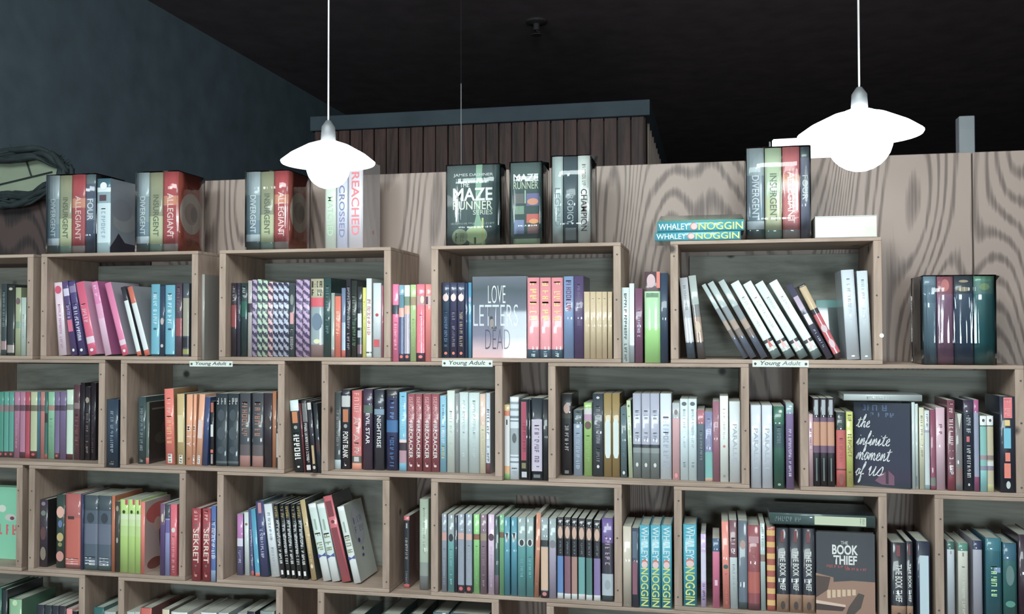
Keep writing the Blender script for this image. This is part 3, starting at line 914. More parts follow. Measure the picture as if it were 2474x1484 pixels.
cell(1, 0, 'fifth crate', 0.03, 0.02, [
    ('slanting pale grey book by left post', 1660, 1680, 672, (170, 180, 186), [('b', .5, .78, (195, 205, 212)), ('b', .8, 1, (58, 74, 90)), ('g', .1, .4, (140, 150, 155), .3)], dict(dx=-18)),
    ('slanting spine with tan photo', 1686, 1704, 667, (160, 178, 174), [('b', .35, .5, (120, 125, 125)), ('b', .5, .8, (168, 140, 118)), ('o', .62, .7, .14, (205, 190, 165)), ('b', .8, 1, (78, 72, 72))], dict(dx=-22, cr=(66, 84, 84))),
    ('slanting grey-topped glossy spine', 1789, 1806, 690, (82, 92, 112), LN, dict(dx=-100, cr=(60, 76, 80), grp=sl)),
    ('slanting grey-topped glossy spine', 1813, 1831, 686, (82, 92, 112), LN, dict(dx=-103, cr=(60, 76, 80), grp=sl, free=1)),
    ('slanting grey-topped glossy spine', 1840, 1858, 682, (82, 92, 112), LN, dict(dx=-104, cr=(60, 76, 80), grp=sl, free=1)),
    ('slanting white spine with red cone', 1868, 1893, 687, (210, 234, 230), WT, dict(dx=-102, grp=wl, free=1)),
    ('slanting white spine with red cone', 1901, 1926, 688, (210, 234, 230), WT, dict(dx=-105, grp=wl, free=1)),
    ('slanting white spine with red cone', 1933, 1958, 688, (202, 228, 228), WT, dict(dx=-108, grp=wl, free=1)),
    ('slanting white spine with red cone', 1967, 1992, 685, (212, 236, 232), WT, dict(dx=-108, grp=wl, free=1)),
    ('slanting dark spine with lilac blocks', 1998, 2016, 692, (66, 68, 92), [('p', .16, .34, (172, 155, 182), .1, .9), ('p', .4, .54, (150, 145, 155), .15, .85), ('g', .6, .85, (110, 120, 140), .3)], dict(dx=-98, free=1, cr=(60, 55, 62))),
    ('slanting red and tan spine', 2020, 2040, 692, (190, 76, 88), [('b', 0, .03, (60, 50, 50)), ('b', .03, .33, (196, 174, 128)), ('b', .33, .4, (48, 44, 50)), ('o', .6, .8, .1, (130, 52, 62)), ('o', .8, .7, .12, (140, 60, 70)), ('b', .93, 1, (52, 40, 46))], dict(dx=-91, free=1, cr=(90, 60, 62)))])
cell(1, 0, 'fifth crate, right corner', 0.018, 0.018, [
    ('tall white spine leaning slightly', 2046, 2077, 653, (190, 208, 218), [('g', .1, .55, (160, 175, 190), .25), ('o', .96, .3, .02, (150, 150, 160))], dict(dx=-13, hard=True)),
    ('tall white spine at right post', 2080, 2106, 655, (190, 210, 218), [('g', .1, .55, (160, 175, 190), .25), ('o', .96, .3, .02, (150, 150, 160))], dict(dx=-9, hard=True))])

PT = 'matching teal slim spines'
ft = [('b', .2, .3, (128, 106, 108)), ('b', .91, 1, (82, 50, 58)), ('o', .95, .5, .04, (170, 75, 70))]
cell(2, 0, 'first crate', 0.07, 0.06, [
    ('slim teal spine', -1, 10, 947, (56, 140, 122), ft, dict(grp=PT)),
    ('slim teal spine', 11, 22.5, 947, (72, 152, 138), ft, dict(grp=PT)),
    ('slim teal spine', 23, 35, 947, (72, 152, 138), ft, dict(grp=PT)),
    ('dusty pink slim spine, left one', 36, 49, 947, (164, 106, 138), [('b', .2, .29, (100, 70, 85)), ('g', .4, .85, (185, 130, 160), .3)]),
    ('dusty pink slim spine, right one', 49.5, 62.5, 947, (164, 108, 138), [('b', .2, .29, (96, 66, 80)), ('b', .91, 1, (82, 50, 58))]),
    ('crimson slim spine', 63, 74, 947, (170, 56, 76), [('b', .2, .29, (90, 40, 50)), ('b', .93, 1, (160, 40, 60))]),
    ('cream slim spine', 75, 91, 947, (170, 184, 142), [('b', .2, .29, (105, 105, 80)), ('b', .89, 1, (88, 48, 50)), ('o', .94, .5, .04, (180, 80, 70))]),
    ('thin blue spine', 92, 98.5, 947, (56, 114, 136), [('b', .2, .29, (80, 80, 90))]),
    ('salmon slim spine', 99, 109.5, 947, (184, 112, 106), [('b', .2, .29, (115, 85, 80))]),
    ('thin dark teal spine', 110, 116.5, 947, (46, 108, 98), [('b', .32, .46, (50, 55, 55)), ('b', .93, 1, (170, 80, 70))]),
    ('light green slim spine', 117, 133, 947, (124, 184, 148), [('b', .2, .28, (160, 120, 110)), ('g', .4, .85, (110, 165, 130), .3)]),
    ('purple slim spine, left one', 134, 145.5, 947, (112, 96, 138), [('b', .2, .28, (70, 55, 80)), ('b', .91, 1, (92, 56, 66)), ('o', .95, .5, .04, (180, 80, 75))]),
    ('purple slim spine, right one', 146, 161, 947, (112, 96, 138), [('b', .2, .28, (75, 60, 85))]),
    ('mint white spine', 162, 178, 942, (184, 214, 192), [('b', .21, .29, (130, 140, 130)), ('b', .92, 1, (86, 44, 48))]),
    ('dark maroon spine', 180, 194, 930, (88, 56, 66), [('b', .24, .32, (130, 110, 110)), ('g', .4, .8, (135, 75, 75), .5)]),
    ('black spine', 196, 205.5, 925, (36, 32, 42), []),
    ('black spine with cream title', 206, 219, 935, (40, 36, 44), [('o', .18, .7, .08, (150, 140, 120)), ('g', .35, .9, (130, 115, 100), .4)]),
    ('black hardcover beside the post', 220, 232.5, 925, (34, 28, 38), [('g', .3, .9, (80, 65, 70), .3)])], .13)
cell(2, 1, 'first gap', 0.008, 0.008, [('lone navy hardcover with pale title', 258, 286, 965, (38, 60, 82), [('g', .17, .78, (135, 150, 160), .25), ('g', .91, .96, (140, 140, 130), .35)], dict(hard=True))])
og = 'orange spines with white letters'
bc = [('p', .86, .98, (225, 225, 215), .3, .75), ('g', .87, .97, (60, 55, 55), .3)]
SL = 'wide black spines with pale portraits'
LX = 'smoky black spines with brown title'
cell(2, 0, 'second crate', 0.026, 0.035, [
    ('dark teal spine with grey title', 334.6, 353, 959, (50, 74, 78), [('g', .15, .8, (125, 135, 140), .35), ('g', .92, .97, (150, 150, 140), .4)]),
    ('thin olive spine with red foot', 353.6, 362, 972, (78, 94, 82), [('b', .9, 1, (205, 105, 95))], dict(cr=(48, 42, 42), cf=[('o', .45, .3, .2, (84, 56, 46), .6), ('o', .6, .6, .2, (66, 62, 50), .5), ('p', .1, .13, (96, 96, 92), .1, .9), ('o', .8, .16, .08, (120, 130, 128), .8)])),
    ('red-orange spine with barcode', 402, 424, 940, (228, 108, 92), [('g', .12, .32, (245, 200, 185), .35), ('g', .36, .72, (250, 190, 120), .5)] + bc, dict(dx=-5, cr=(170, 125, 70))),
    ('mustard spine with barcode', 430, 448, 952, (196, 174, 112), [('p', .3, .68, (215, 205, 150), .15, .85)] + bc, dict(dx=-2, cr=(50, 80, 75))),
    ('orange spine with white letters', 450.5, 465, 953, (236, 166, 120), [('t', 'M T Y', .44, .74, (240, 220, 210), .6)] + [('o', .91, .4, .03, (150, 80, 60))], dict(grp=og, dx=1)),
    ('orange spine with white letters', 465.5, 473, 953, (236, 166, 120), [('t', 'M T Y', .44, .74, (240, 220, 210), .7)] + bc, dict(grp=og, dx=3)),
    ('orange spine leaning on navy one', 474.5, 488, 953, (234, 168, 126), [('p', .36, .62, (232, 205, 200), .1, .9)] + bc, dict(dx=8)),
    ('navy spine leaning right', 489, 502, 960, (50, 72, 124), [], dict(dx=7)),
    ('thin black spine with orange and white', 509.5, 517.5, 970, (44, 42, 48), [('p', .02, .17, (180, 95, 60), .1, .9), ('p', .36, .55, (200, 210, 205), .1, .9), ('p', .75, .8, (210, 100, 75), .1, .9), ('p', .82, .97, (150, 145, 140), .2, .8)]),
    ('wide black spine with pale portraits', 522, 549.5, 951, (44, 58, 66), [('k', .06, .15, (160, 165, 165), .08, .92), ('o', .3, .6, .16, (68, 80, 88)), ('o', .55, .7, .18, (72, 84, 92)), ('o', .78, .6, .1, (68, 80, 88)), ('b', .93, .96, (84, 96, 100))], dict(grp=SL)),
    ('wide black spine with pale portraits', 550, 577, 951, (44, 58, 66), [('k', .06, .15, (160, 165, 165), .08, .92), ('o', .3, .6, .16, (68, 80, 88)), ('o', .55, .7, .18, (72, 84, 92)), ('o', .78, .6, .1, (68, 80, 88)), ('b', .93, .96, (84, 96, 100))], dict(grp=SL)),
    ('smoky black spine with brown title', 579.5, 605, 950, (66, 72, 80), [('g', .12, .58, (160, 115, 92), .5), ('b', .7, .85, (96, 88, 90)), ('b', .85, 1, (172, 126, 118))], dict(grp=LX)),
    ('smoky black spine with brown title', 610, 636.5, 950, (66, 72, 80), [('g', .12, .58, (160, 115, 92), .5), ('b', .7, .85, (96, 88, 90)), ('b', .85, 1, (172, 126, 118))], dict(grp=LX)),
    ('dark brownish-black spine', 637, 658, 950, (52, 46, 56), [('o', .4, .6, .2, (70, 62, 62))]),
    ('thin orange-brown spine', 659, 668, 946, (176, 112, 68), []),
    ('sliver of black and white spine', 668.5, 672, 965, (60, 60, 62), [('b', .5, .85, (190, 190, 185))])])
cell(2, 1, 'second gap', 0.03, 0.03, [
    ('leaning black spine with silver head', 711, 732, 968, (36, 50, 54), [('b', 0, .15, (196, 224, 226)), ('p', .16, .32, (205, 122, 60), .2, .8), ('o', .38, .4, .05, (150, 160, 155)), ('g', .46, .83, (220, 225, 220), .65), ('o', .93, .3, .03, (200, 200, 200))], dict(dx=-14)),
    ('thin leaning maroon spine', 733, 740, 975, (104, 40, 50), [], dict(dx=-13)),
    ('leaning black spine with white title', 742, 754, 968, (48, 44, 50), [('b', .04, .3, (110, 115, 115)), ('g', .32, .86, (205, 208, 205), .5), ('p', .9, .97, (200, 200, 200), .1, .9)], dict(dx=-14)),
    ('leaning black spine with yellow stripe', 756, 767, 970, (46, 44, 56), [('p', .02, .12, (200, 205, 205), .1, .9), ('p', .62, .88, (190, 165, 110), .25, .75), ('o', .93, .6, .05, (190, 190, 170))], dict(dx=-15)),
    ('black glossy book at right of leaners', 768, 778.5, 975, (36, 46, 54), [('b', .55, .7, (70, 45, 45))], dict(dx=-12))])
FC = 'four maroon spines with white title'
fcf = [('t', 'ISERSON', .04, .33, (214, 150, 155), .5), ('t', 'FIRECRACKER', .355, .83, (224, 226, 222), .5), ('t', 'J', .88, .94, (215, 190, 190), .35)]
cell(2, 0, 'third crate', 0.045, 0.045, [
    ('dark grey spine with pale foot', 806, 821, 948, (62, 74, 78), [('g', .22, .7, (140, 145, 145), .4), ('b', .88, 1, (185, 215, 222))]),
    ('black spine, orange block, white title', 825, 846, 941, (42, 46, 58), [('b', .08, .22, (190, 196, 196)), ('p', .25, .41, (190, 112, 58), .2, .8), ('o', .46, .4, .05, (150, 160, 155)), ('t', 'POINT BLANK', .53, .86, (222, 226, 220), .6), ('t', 'J', .92, .96, (200, 200, 200), .2)]),
    ('salmon red spine with grey letters', 850.6, 873.7, 944, (204, 98, 98), [('g', .03, .28, (225, 165, 160), .5), ('t', 'A', .33, .43, (205, 176, 172), .6), ('g', .44, .54, (196, 170, 165), .3), ('t', 'A', .55, .65, (205, 176, 172), .6), ('g', .66, .8, (196, 170, 165), .45), ('b', .83, .92, (96, 96, 92)), ('p', .84, .9, (190, 190, 185), .25, .75), ('b', .92, 1, (246, 160, 128))]),
    ('dark purple glossy spine, white title', 878, 900, 940, (66, 50, 78), [('t', 'EVIL STAR', .3, .68, (226, 228, 224), .42), ('b', .2, .3, (90, 110, 100))]),  # the green-grey band is a shine painted on the spine
    ('black-green glossy spine, white title', 904, 928, 942, (48, 56, 70), [('b', .24, .31, (120, 155, 180)), ('t', 'NIGHTRISE', .32, .72, (220, 224, 226), .42)]),
    ('navy spine with cyan lettering', 933.6, 961, 941, (40, 46, 90), [('b', 0, .1, (52, 52, 60)), ('g', .14, .36, (90, 140, 200), .35), ('b', .38, .53, (44, 110, 170)), ('g', .58, .95, (50, 110, 170), .35)]),
    ('cyan spine with photo foot', 964.7, 982, 948, (106, 190, 222), [('g', .05, .5, (130, 205, 232), .4), ('b', .6, .64, (226, 206, 206)), ('b', .64, .74, (66, 52, 66)), ('b', .74, .9, (180, 140, 155))]),
    ('maroon spine with white title', 984, 1002, 952, (154, 74, 86), fcf, dict(grp=FC)),
    ('maroon spine with white title', 1002.5, 1020, 952, (154, 74, 86), fcf, dict(grp=FC)),
    ('maroon spine with white title', 1022, 1041.5, 952, (154, 74, 86), fcf, dict(grp=FC)),
    ('maroon spine with white title', 1042, 1061, 952, (154, 74, 86), fcf, dict(grp=FC)),
    ('light blue spine with yellow lettering', 1063, 1078, 956, (122, 194, 222), [('g', .12, .3, (80, 130, 160), .3), ('g', .4, .62, (210, 230, 240), .45), ('g', .66, .82, (206, 200, 120), .45)]),
    ('tall pale spine', 1080, 1098.5, 944, (206, 226, 216), [('g', .25, .8, (170, 195, 190), .3)]),
    ('thin grey spine', 1099.5, 1109, 951, (142, 152, 156), []),
    ('mint white spine, left of two', 1109.5, 1131, 948, (200, 224, 224), [('o', .5, .18, .03, (120, 130, 150)), ('g', .1, .8, (180, 205, 205), .25)]),
    ('mint white spine, right of two', 1132, 1158, 949, (200, 226, 226), [('o', .5, .16, .03, (120, 130, 150)), ('g', .1, .8, (182, 206, 206), .25)]),
    ('cream spine with peach head', 1159, 1173, 952, (226, 222, 190), [('b', 0, .4, (226, 200, 180)), ('g', .45, .9, (200, 200, 170), .35)]),
    ('pale blue spine, dark red foot', 1174, 1184, 950, (190, 210, 222), [('g', .2, .85, (110, 90, 110), .5), ('b', .87, 1, (120, 70, 80))])])
cell(2, 1, 'third gap', 0.022, 0.022, [
    ('thin white spine with orange head', 1214, 1227, 978, (220, 228, 228), [('b', 0, .08, (226, 205, 130)), ('b', .08, .15, (226, 130, 90)), ('p', .2, .27, (70, 70, 75), .35, .6), ('b', .82, .92, (232, 180, 120)), ('b', .92, 1, (140, 205, 120))]),
    ('white striped spine with grey photo', 1229, 1252.7, 959, (205, 225, 234), [('b', .06, .09, (150, 165, 178)), ('b', .14, .17, (150, 165, 178)), ('b', .23, .26, (120, 135, 150)), ('b', .285, .30, (110, 125, 140)), ('b', .38, .7, (160, 178, 186)), ('o', .5, .5, .12, (92, 104, 108)), ('b', .72, .74, (150, 165, 178)), ('b', .78, .80, (120, 140, 155)), ('g', .86, .95, (150, 165, 185), .6)]),
    ('black spine with crimson strip', 1256, 1276, 965, (46, 52, 62), [('p', .03, .76, (176, 50, 84), .15, .75), ('g', .3, .65, (120, 30, 60), .35), ('p', .79, .86, (130, 130, 80), .2, .7), ('p', .9, .97, (185, 195, 200), .2, .8)]),
    ('very thin dark spine', 1276.5, 1281, 966, (40, 44, 56), []),
    ('black spine with lilac label', 1283, 1310, 962, (44, 56, 66), [('p', .26, .89, (196, 190, 212), .04, .96), ('p', .28, .87, (150, 145, 175), .1, .13), ('p', .28, .87, (150, 145, 175), .87, .9), ('g', .33, .84, (110, 90, 130), .4), ('p', .93, .97, (110, 120, 125), .2, .8)]),
    ('black spine beside the post', 1310.5, 1323.5, 965, (36, 44, 52), [])])
GD = 'gold spines with white label'
LV = 'lilac-grey spines with dark landscape'
W2 = 'slim white spines with small print'
gdf = [('y', 'tag', ((.14, .36), (.3, .31), (.7, .31), (.86, .36), (.86, .72), (.7, .775), (.3, .775), (.14, .72)), (206, 228, 228))]
lvf = [('b', .6, .64, (66, 76, 82)), ('b', .64, .7, (140, 155, 155)), ('b', .7, 1, (112, 128, 128)), ('o', .84, .3, .05, (200, 212, 210)), ('g', .2, .3, (130, 140, 160), .4), ('g', .46, .54, (130, 140, 160), .4)]
cell(2, 0, 'fourth crate', 0.062, 0.022, [
    ('black spine with face and white title', 1356, 1381, 952, (50, 52, 58), [('o', .18, .6, .12, (206, 170, 160)), ('b', .24, .3, (70, 72, 66)), ('g', .38, .7, (170, 175, 178), .35), ('p', .94, .98, (110, 120, 125), .3, .7)]),
    ('grey-blue spine with dark head', 1385, 1406, 991, (148, 174, 200), [('b', 0, .21, (76, 98, 108)), ('g', .03, .14, (150, 165, 175), .4), ('o', .25, .4, .05, (210, 225, 230)), ('g', .35, .9, (165, 190, 212), .4)]),
    ('lime spine with pink photo', 1410, 1429.5, 973, (158, 210, 112), [('b', .08, .16, (206, 212, 208)), ('b', .16, .25, (190, 150, 185)), ('o', .31, .8, .11, (112, 86, 82)), ('g', .45, .8, (140, 190, 100), .4)]),
    ('thick black spine with grey title', 1431, 1457, 951, (58, 72, 82), [('o', .05, .3, .03, (205, 210, 210)), ('g', .15, .6, (150, 145, 160), .35), ('g', .66, .82, (120, 125, 130), .3), ('o', .88, .25, .04, (205, 210, 212))]),
    ('gold spine with white label', 1458, 1477, 951, (158, 136, 74), gdf, dict(grp=GD, gloss=.9)),
    ('gold spine with white label', 1478, 1496.5, 951, (158, 136, 74), gdf, dict(grp=GD, gloss=.9)),
    ('dark teal spine with white mark', 1498.5, 1513, 984, (86, 118, 128), [('g', .1, .7, (105, 135, 145), .35), ('o', .93, .4, .05, (205, 215, 215))]),
    ('thin pale green leaning spine', 1517, 1527.5, 968, (190, 216, 172), [('o', .07, .5, .03, (90, 110, 90)), ('g', .2, .8, (160, 190, 150), .3)], dict(dx=-5)),
    ('lilac-grey spine with dark landscape', 1528, 1548, 951, (168, 178, 200), lvf, dict(grp=LV)),
    ('lilac-grey spine with dark landscape', 1549, 1569.5, 951, (168, 178, 200), lvf, dict(grp=LV)),
    ('lilac-grey spine with dark landscape', 1570, 1592, 951, (168, 178, 202), lvf, dict(grp=LV)),
    ('broad white spine with grey title', 1594, 1621, 951, (204, 224, 234), [('g', .27, .45, (180, 200, 225), .5), ('g', .45, .85, (150, 165, 195), .45)]),
    ('pink spine with grey head', 1623, 1641, 974, (224, 176, 182), [('b', 0, .2, (178, 192, 198)), ('o', .12, .5, .07, (140, 130, 130)), ('o', .94, .4, .06, (232, 130, 130))]),
    ('slim white spine with small print', 1642, 1661.5, 964, (206, 234, 240), [('o', .06, .6, .05, (96, 108, 118)), ('g', .13, .6, (165, 190, 205), .3), ('g', .78, .84, (110, 125, 140), .3)], dict(grp=W2)),
    ('slim white spine with small print', 1662, 1682, 964, (206, 234, 240), [('o', .06, .6, .05, (96, 108, 118)), ('g', .13, .6, (165, 190, 205), .3), ('g', .78, .84, (110, 125, 140), .3)], dict(grp=W2)),
    ('slate spine with red head', 1683, 1701, 990, (94, 116, 132), [('b', 0, .2, (176, 100, 116)), ('g', .3, .7, (125, 145, 155), .3)]),
    ('lavender spine with teal foot', 1701.5, 1720, 995, (122, 134, 178), [('b', .58, .95, (112, 186, 180)), ('g', .1, .5, (165, 170, 205), .35), ('b', .95, 1, (205, 180, 150))]),
    ('rose red spine', 1720.5, 1737, 970, (156, 98, 120), [('g', .15, .5, (185, 130, 145), .35)]),
    ('tall white spine with small red print', 1738, 1758, 957, (224, 238, 232), [('g', .15, .5, (200, 205, 200), .25), ('o', .585, .3, .03, (205, 110, 110)), ('o', .93, .3, .03, (120, 130, 130))]),
    ('wide white spine with grey letters', 1760.6, 1787, 970, (208, 224, 228), [('t', 'PARALLEL', .28, .8, (165, 180, 190), .38)])])
PR = 'wide white spines with grey letters'
cell(2, 1, 'fourth gap', 0.012, 0.012, [
    ('wide white spine with grey letters', 1812, 1837, 979, (200, 216, 230), [('t', 'PARALLEL', .28, .8, (165, 178, 192), .4)], dict(grp=PR)),
    ('wide white spine with grey letters', 1839, 1864, 979, (200, 216, 230), [('t', 'PARALLEL', .28, .8, (165, 178, 192), .4)], dict(grp=PR)),
    ('dark green spine', 1867, 1893, 982, (44, 110, 88), [('b', .22, .5, (46, 84, 88)), ('b', .5, 1, (44, 98, 84)), ('g', .25, .45, (90, 120, 130), .35), ('o', .95, .3, .03, (120, 160, 145))]),
    ('purple spine with white title', 1897, 1915.5, 975, (124, 102, 156), [('b', 0, .12, (126, 160, 168)), ('g', .3, .85, (190, 190, 215), .35)])])
DS = 'dark spines with orange middle'
dsf = [('p', .02, .19, (160, 172, 182), .25, .75), ('b', .22, .27, (110, 80, 110)), ('b', .27, .54, (200, 145, 110)), ('b', .54, .62, (112, 82, 112)), ('p', .68, .94, (92, 115, 112), .4, .6)]
cell(2, 0, 'fifth crate', 0.006, 0.012, [
    ('thin dusty pink spine', 1950.5, 1961.5, 1001, (194, 158, 168), [('g', .2, .5, (150, 110, 125), .3)]),
    ('dark spine with orange middle', 1962, 1978.5, 962, (44, 42, 50), dsf, dict(grp=DS)),
    ('dark spine with orange middle', 1979, 1996.5, 962, (44, 42, 50), dsf, dict(grp=DS)),
    ('dark spine with orange middle', 1997, 2014, 962, (44, 42, 50), dsf, dict(grp=DS)),
    ('red spine with dark green head', 2018, 2041, 996, (200, 86, 80), [('b', 0, .24, (42, 60, 58)), ('g', .04, .2, (90, 110, 105), .3), ('b', .76, .78, (110, 50, 50)), ('o', .9, .5, .15, (140, 70, 64)), ('g', .35, .7, (170, 70, 66), .35)]),
    ('bright yellow spine', 2042, 2058.5, 995, (194, 208, 92), [('g', .3, .6, (150, 120, 60), .55), ('g', .04, .12, (110, 110, 60), .5), ('g', .8, .95, (170, 120, 70), .4)])])
cell(2, 0, 'fifth crate, right of dark cover', 0.012, 0.0, [
    ('pale slim book', 2200.5, 2208, 972, (182, 202, 202), [], dict(w=.13)),
    ('pale slim book beside its twin', 2208.5, 2215.5, 976, (182, 202, 198), [('p', .85, .97, (90, 110, 125), .1, .5)], dict(w=.13)),
    ('thin cream spine', 2218, 2230, 985, (196, 202, 172), [('g', .1, .6, (140, 145, 115), .4)]),
    ('thin white spine', 2231, 2243, 992, (186, 202, 206), [('b', .25, .28, (150, 160, 185)), ('g', .05, .2, (130, 130, 140), .35), ('b', .94, 1, (130, 165, 170))]),
    ('crimson dark spine', 2244.5, 2257.5, 990, (132, 60, 88), [('b', .85, .95, (110, 120, 110))]),
    ('dusty pink spine', 2258.5, 2280, 985, (196, 164, 180), [('g', .2, .32, (130, 80, 105), .35)]),
    ('dark red spine with white title', 2286, 2304, 967, (112, 60, 76), [('g', .03, .14, (205, 190, 195), .45), ('g', .2, .82, (210, 205, 205), .5), ('b', .84, 1, (130, 50, 68))]),
    ('grey-brown spine with pale wedge', 2305, 2322, 1000, (114, 112, 112), [('y', 'wedge', ((.3, 0), (.9, 0), (.6, .2)), (190, 200, 185)), ('b', .7, .9, (130, 105, 100))]),
    ('black spine with white lettering', 2324.5, 2349, 967, (38, 48, 64), [('b', 0, .13, (56, 46, 70)), ('g', .16, .36, (165, 175, 175), .4), ('p', .4, .46, (190, 80, 85), .3, .6), ('g', .5, .85, (185, 190, 190), .35), ('o', .93, .2, .03, (190, 190, 190))], dict(hard=True)),
    ('lilac spine with magenta ends', 2350, 2362, 966, (134, 145, 172), [('b', 0, .14, (158, 70, 124)), ('b', .84, 1, (140, 60, 106))]),
    ('teal spine with two dots', 2364.6, 2381, 1005, (112, 180, 174), [('b', 0, .125, (200, 212, 210)), ('o', .06, .4, .04, (66, 76, 76)), ('b', .125, .14, (70, 90, 90)), ('b', .52, .58, (150, 130, 140)), ('b', .66, .72, (120, 130, 150)), ('b', .72, 1, (120, 195, 196))]),
    ('cream spine with two dots', 2381.5, 2397, 1005, (176, 170, 136), [('b', 0, .125, (200, 208, 206)), ('o', .06, .4, .04, (66, 76, 76)), ('b', .125, .14, (70, 90, 90)), ('b', .52, .58, (130, 110, 110)), ('b', .6, .66, (190, 200, 200)), ('b', .66, .72, (130, 120, 140)), ('b', .9, 1, (190, 190, 130))]),
    ('thick black spine with coloured blocks', 2413, 2450, 958, (34, 42, 60), [('p', .01, .225, (214, 96, 102), .24, .8), ('g', .03, .2, (235, 150, 150), .35), ('p', .245, .305, (214, 190, 106), .3, .65), ('p', .33, .54, (86, 178, 204), .24, .7), ('p', .585, .675, (222, 112, 86), .32, .64), ('p', .695, .85, (222, 112, 86), .24, .66), ('o', .92, .28, .08, (172, 186, 186))], dict(hard=True))])

SLT = 'slate picture spines'
LM = 'lime spines with small bird'
lmf = [('o', .17, .35, .05, (56, 66, 40)), ('b', .2, .27, (206, 228, 180)), ('b', .27, .36, (188, 218, 148)), ('b', .36, .5, (176, 212, 124)), ('p', 0, .07, (190, 60, 80), .65, .95)]
cell(3, 0, 'second crate', 0.022, 0.004, [
    ('dark book with mixed colours', 89, 108, 1207, (52, 46, 58), [('o', .06, .5, .06, (120, 110, 130)), ('o', .2, .6, .08, (100, 120, 110)), ('o', .5, .7, .2, (90, 62, 66)), ('o', .8, .7, .2, (120, 112, 96))], dict(hard=True, cr=(40, 38, 40))),
    ('picture spine with gold circle', 140, 160, 1195, (46, 66, 60), [('o', .24, .9, .16, (212, 160, 140)), ('o', .4, .5, .1, (90, 110, 160)), ('o', .58, .8, .12, (176, 160, 96)), ('o', .68, .5, .06, (130, 130, 70)), ('o', .84, .9, .14, (190, 128, 116))], dict(hard=True)),
    ('wide rust red spine', 161, 198, 1193, (188, 88, 70), [('b', 0, .32, (165, 80, 76)), ('p', .3, .34, (70, 52, 58), .2, .6), ('g', .86, .94, (226, 200, 200), .8), ('b', .95, 1, (120, 70, 70))], dict(hard=True)),
    ('thin navy spine', 199.5, 205, 1195, (46, 54, 96), []),
    ('slate picture spine', 205.5, 239.5, 1197, (76, 92, 108), [('b', .0, .2, (62, 76, 84)), ('o', .3, .5, .14, (56, 66, 76)), ('b', .38, .65, (96, 108, 128)), ('g', .82, .93, (190, 202, 205), .7), ('b', .93, 1, (60, 82, 84))], dict(grp=SLT)),
    ('slate picture spine', 240, 272, 1198, (76, 92, 108), [('b', .0, .2, (62, 76, 84)), ('o', .3, .5, .14, (56, 66, 76)), ('b', .38, .65, (96, 108, 128)), ('g', .82, .93, (190, 202, 205), .7), ('b', .93, 1, (60, 82, 84))], dict(grp=SLT)),
    ('thin orange-brown spine', 273.5, 281, 1198, (178, 98, 54), []),
    ('dark olive spine with pale marks', 281.5, 292.5, 1212, (62, 62, 56), [('o', .1, .6, .08, (150, 140, 120)), ('o', .55, .4, .08, (150, 160, 150))]),
    ('lime spine with small bird', 293, 312.5, 1207, (168, 210, 104), lmf, dict(grp=LM)),
    ('lime spine with small bird', 313, 329.5, 1207, (168, 210, 104), lmf, dict(grp=LM)),
    ('lime spine with small bird', 330, 343, 1208, (168, 210, 104), lmf, dict(grp=LM)),
    ('thin coral spine, portrait cover', 343.5, 353, 1213, (240, 120, 104), [], dict(cr=(186, 160, 152), cf=[('o', .2, 1.0, .3, (196, 78, 70), .55), ('o', .5, .34, .62, (120, 74, 58), .72), ('o', .36, .3, .2, (206, 160, 140), .5), ('o', .9, .6, .16, (130, 66, 56), .4)])),
    ('purple spine', 390, 401.5, 1217, (88, 66, 120), [('b', 0, .3, (110, 80, 110)), ('o', .2, .5, .12, (190, 185, 150))]),
    ('lavender spine', 402, 413, 1219, (134, 144, 198), [('b', 0, .2, (62, 70, 80)), ('b', .22, .4, (100, 95, 160))]),
    ('coral red spine beside the post', 414.5, 430, 1219, (212, 84, 102), [('o', .36, .6, .07, (225, 220, 215)), ('g', .45, .95, (235, 160, 165), .35)])])
SK = 'dark red spines with white title'
skf = [('g', .03, .16, (225, 170, 165), .4), ('o', .23, .25, .03, (90, 110, 110)), ('t', 'SEKRET', .28, .75, (226, 222, 205), .62), ('o', .79, .25, .03, (100, 110, 110)), ('t', 'J', .87, .94, (190, 110, 110), .3)]
cell(3, 1, 'first gap', 0.006, 0.004, [
    ('dark red spine with white title', 466, 487, 1229, (158, 48, 60), skf, dict(grp=SK, hard=True)),
    ('dark red spine with white title', 491.5, 511, 1229, (158, 48, 60), skf, dict(grp=SK, hard=True)),
    ('blue and white spine by the post', 512.5, 524, 1223, (66, 100, 166), [('g', .2, .7, (205, 215, 222), .7), ('b', .85, 1, (130, 160, 195))])])
BW = 'five thin black spines with white script'
bwf = [('g', .02, .18, (170, 150, 80), .6), ('g', .22, .8, (215, 222, 222), .6), ('p', .89, .95, (222, 226, 226), .25, .75)]
wgf = [('b', 0, .06, (214, 228, 226)), ('p', .2, .34, (150, 180, 160), .35, .6), ('g', .38, .6, (140, 150, 110), .7), ('y', 'bow', ((0, .645), (.5, .67), (1, .64), (1, .69), (.5, .68), (0, .7)), (76, 84, 160)), ('b', .69, 1, (220, 234, 234))]
WG = 'leaning white spines with blue bow'
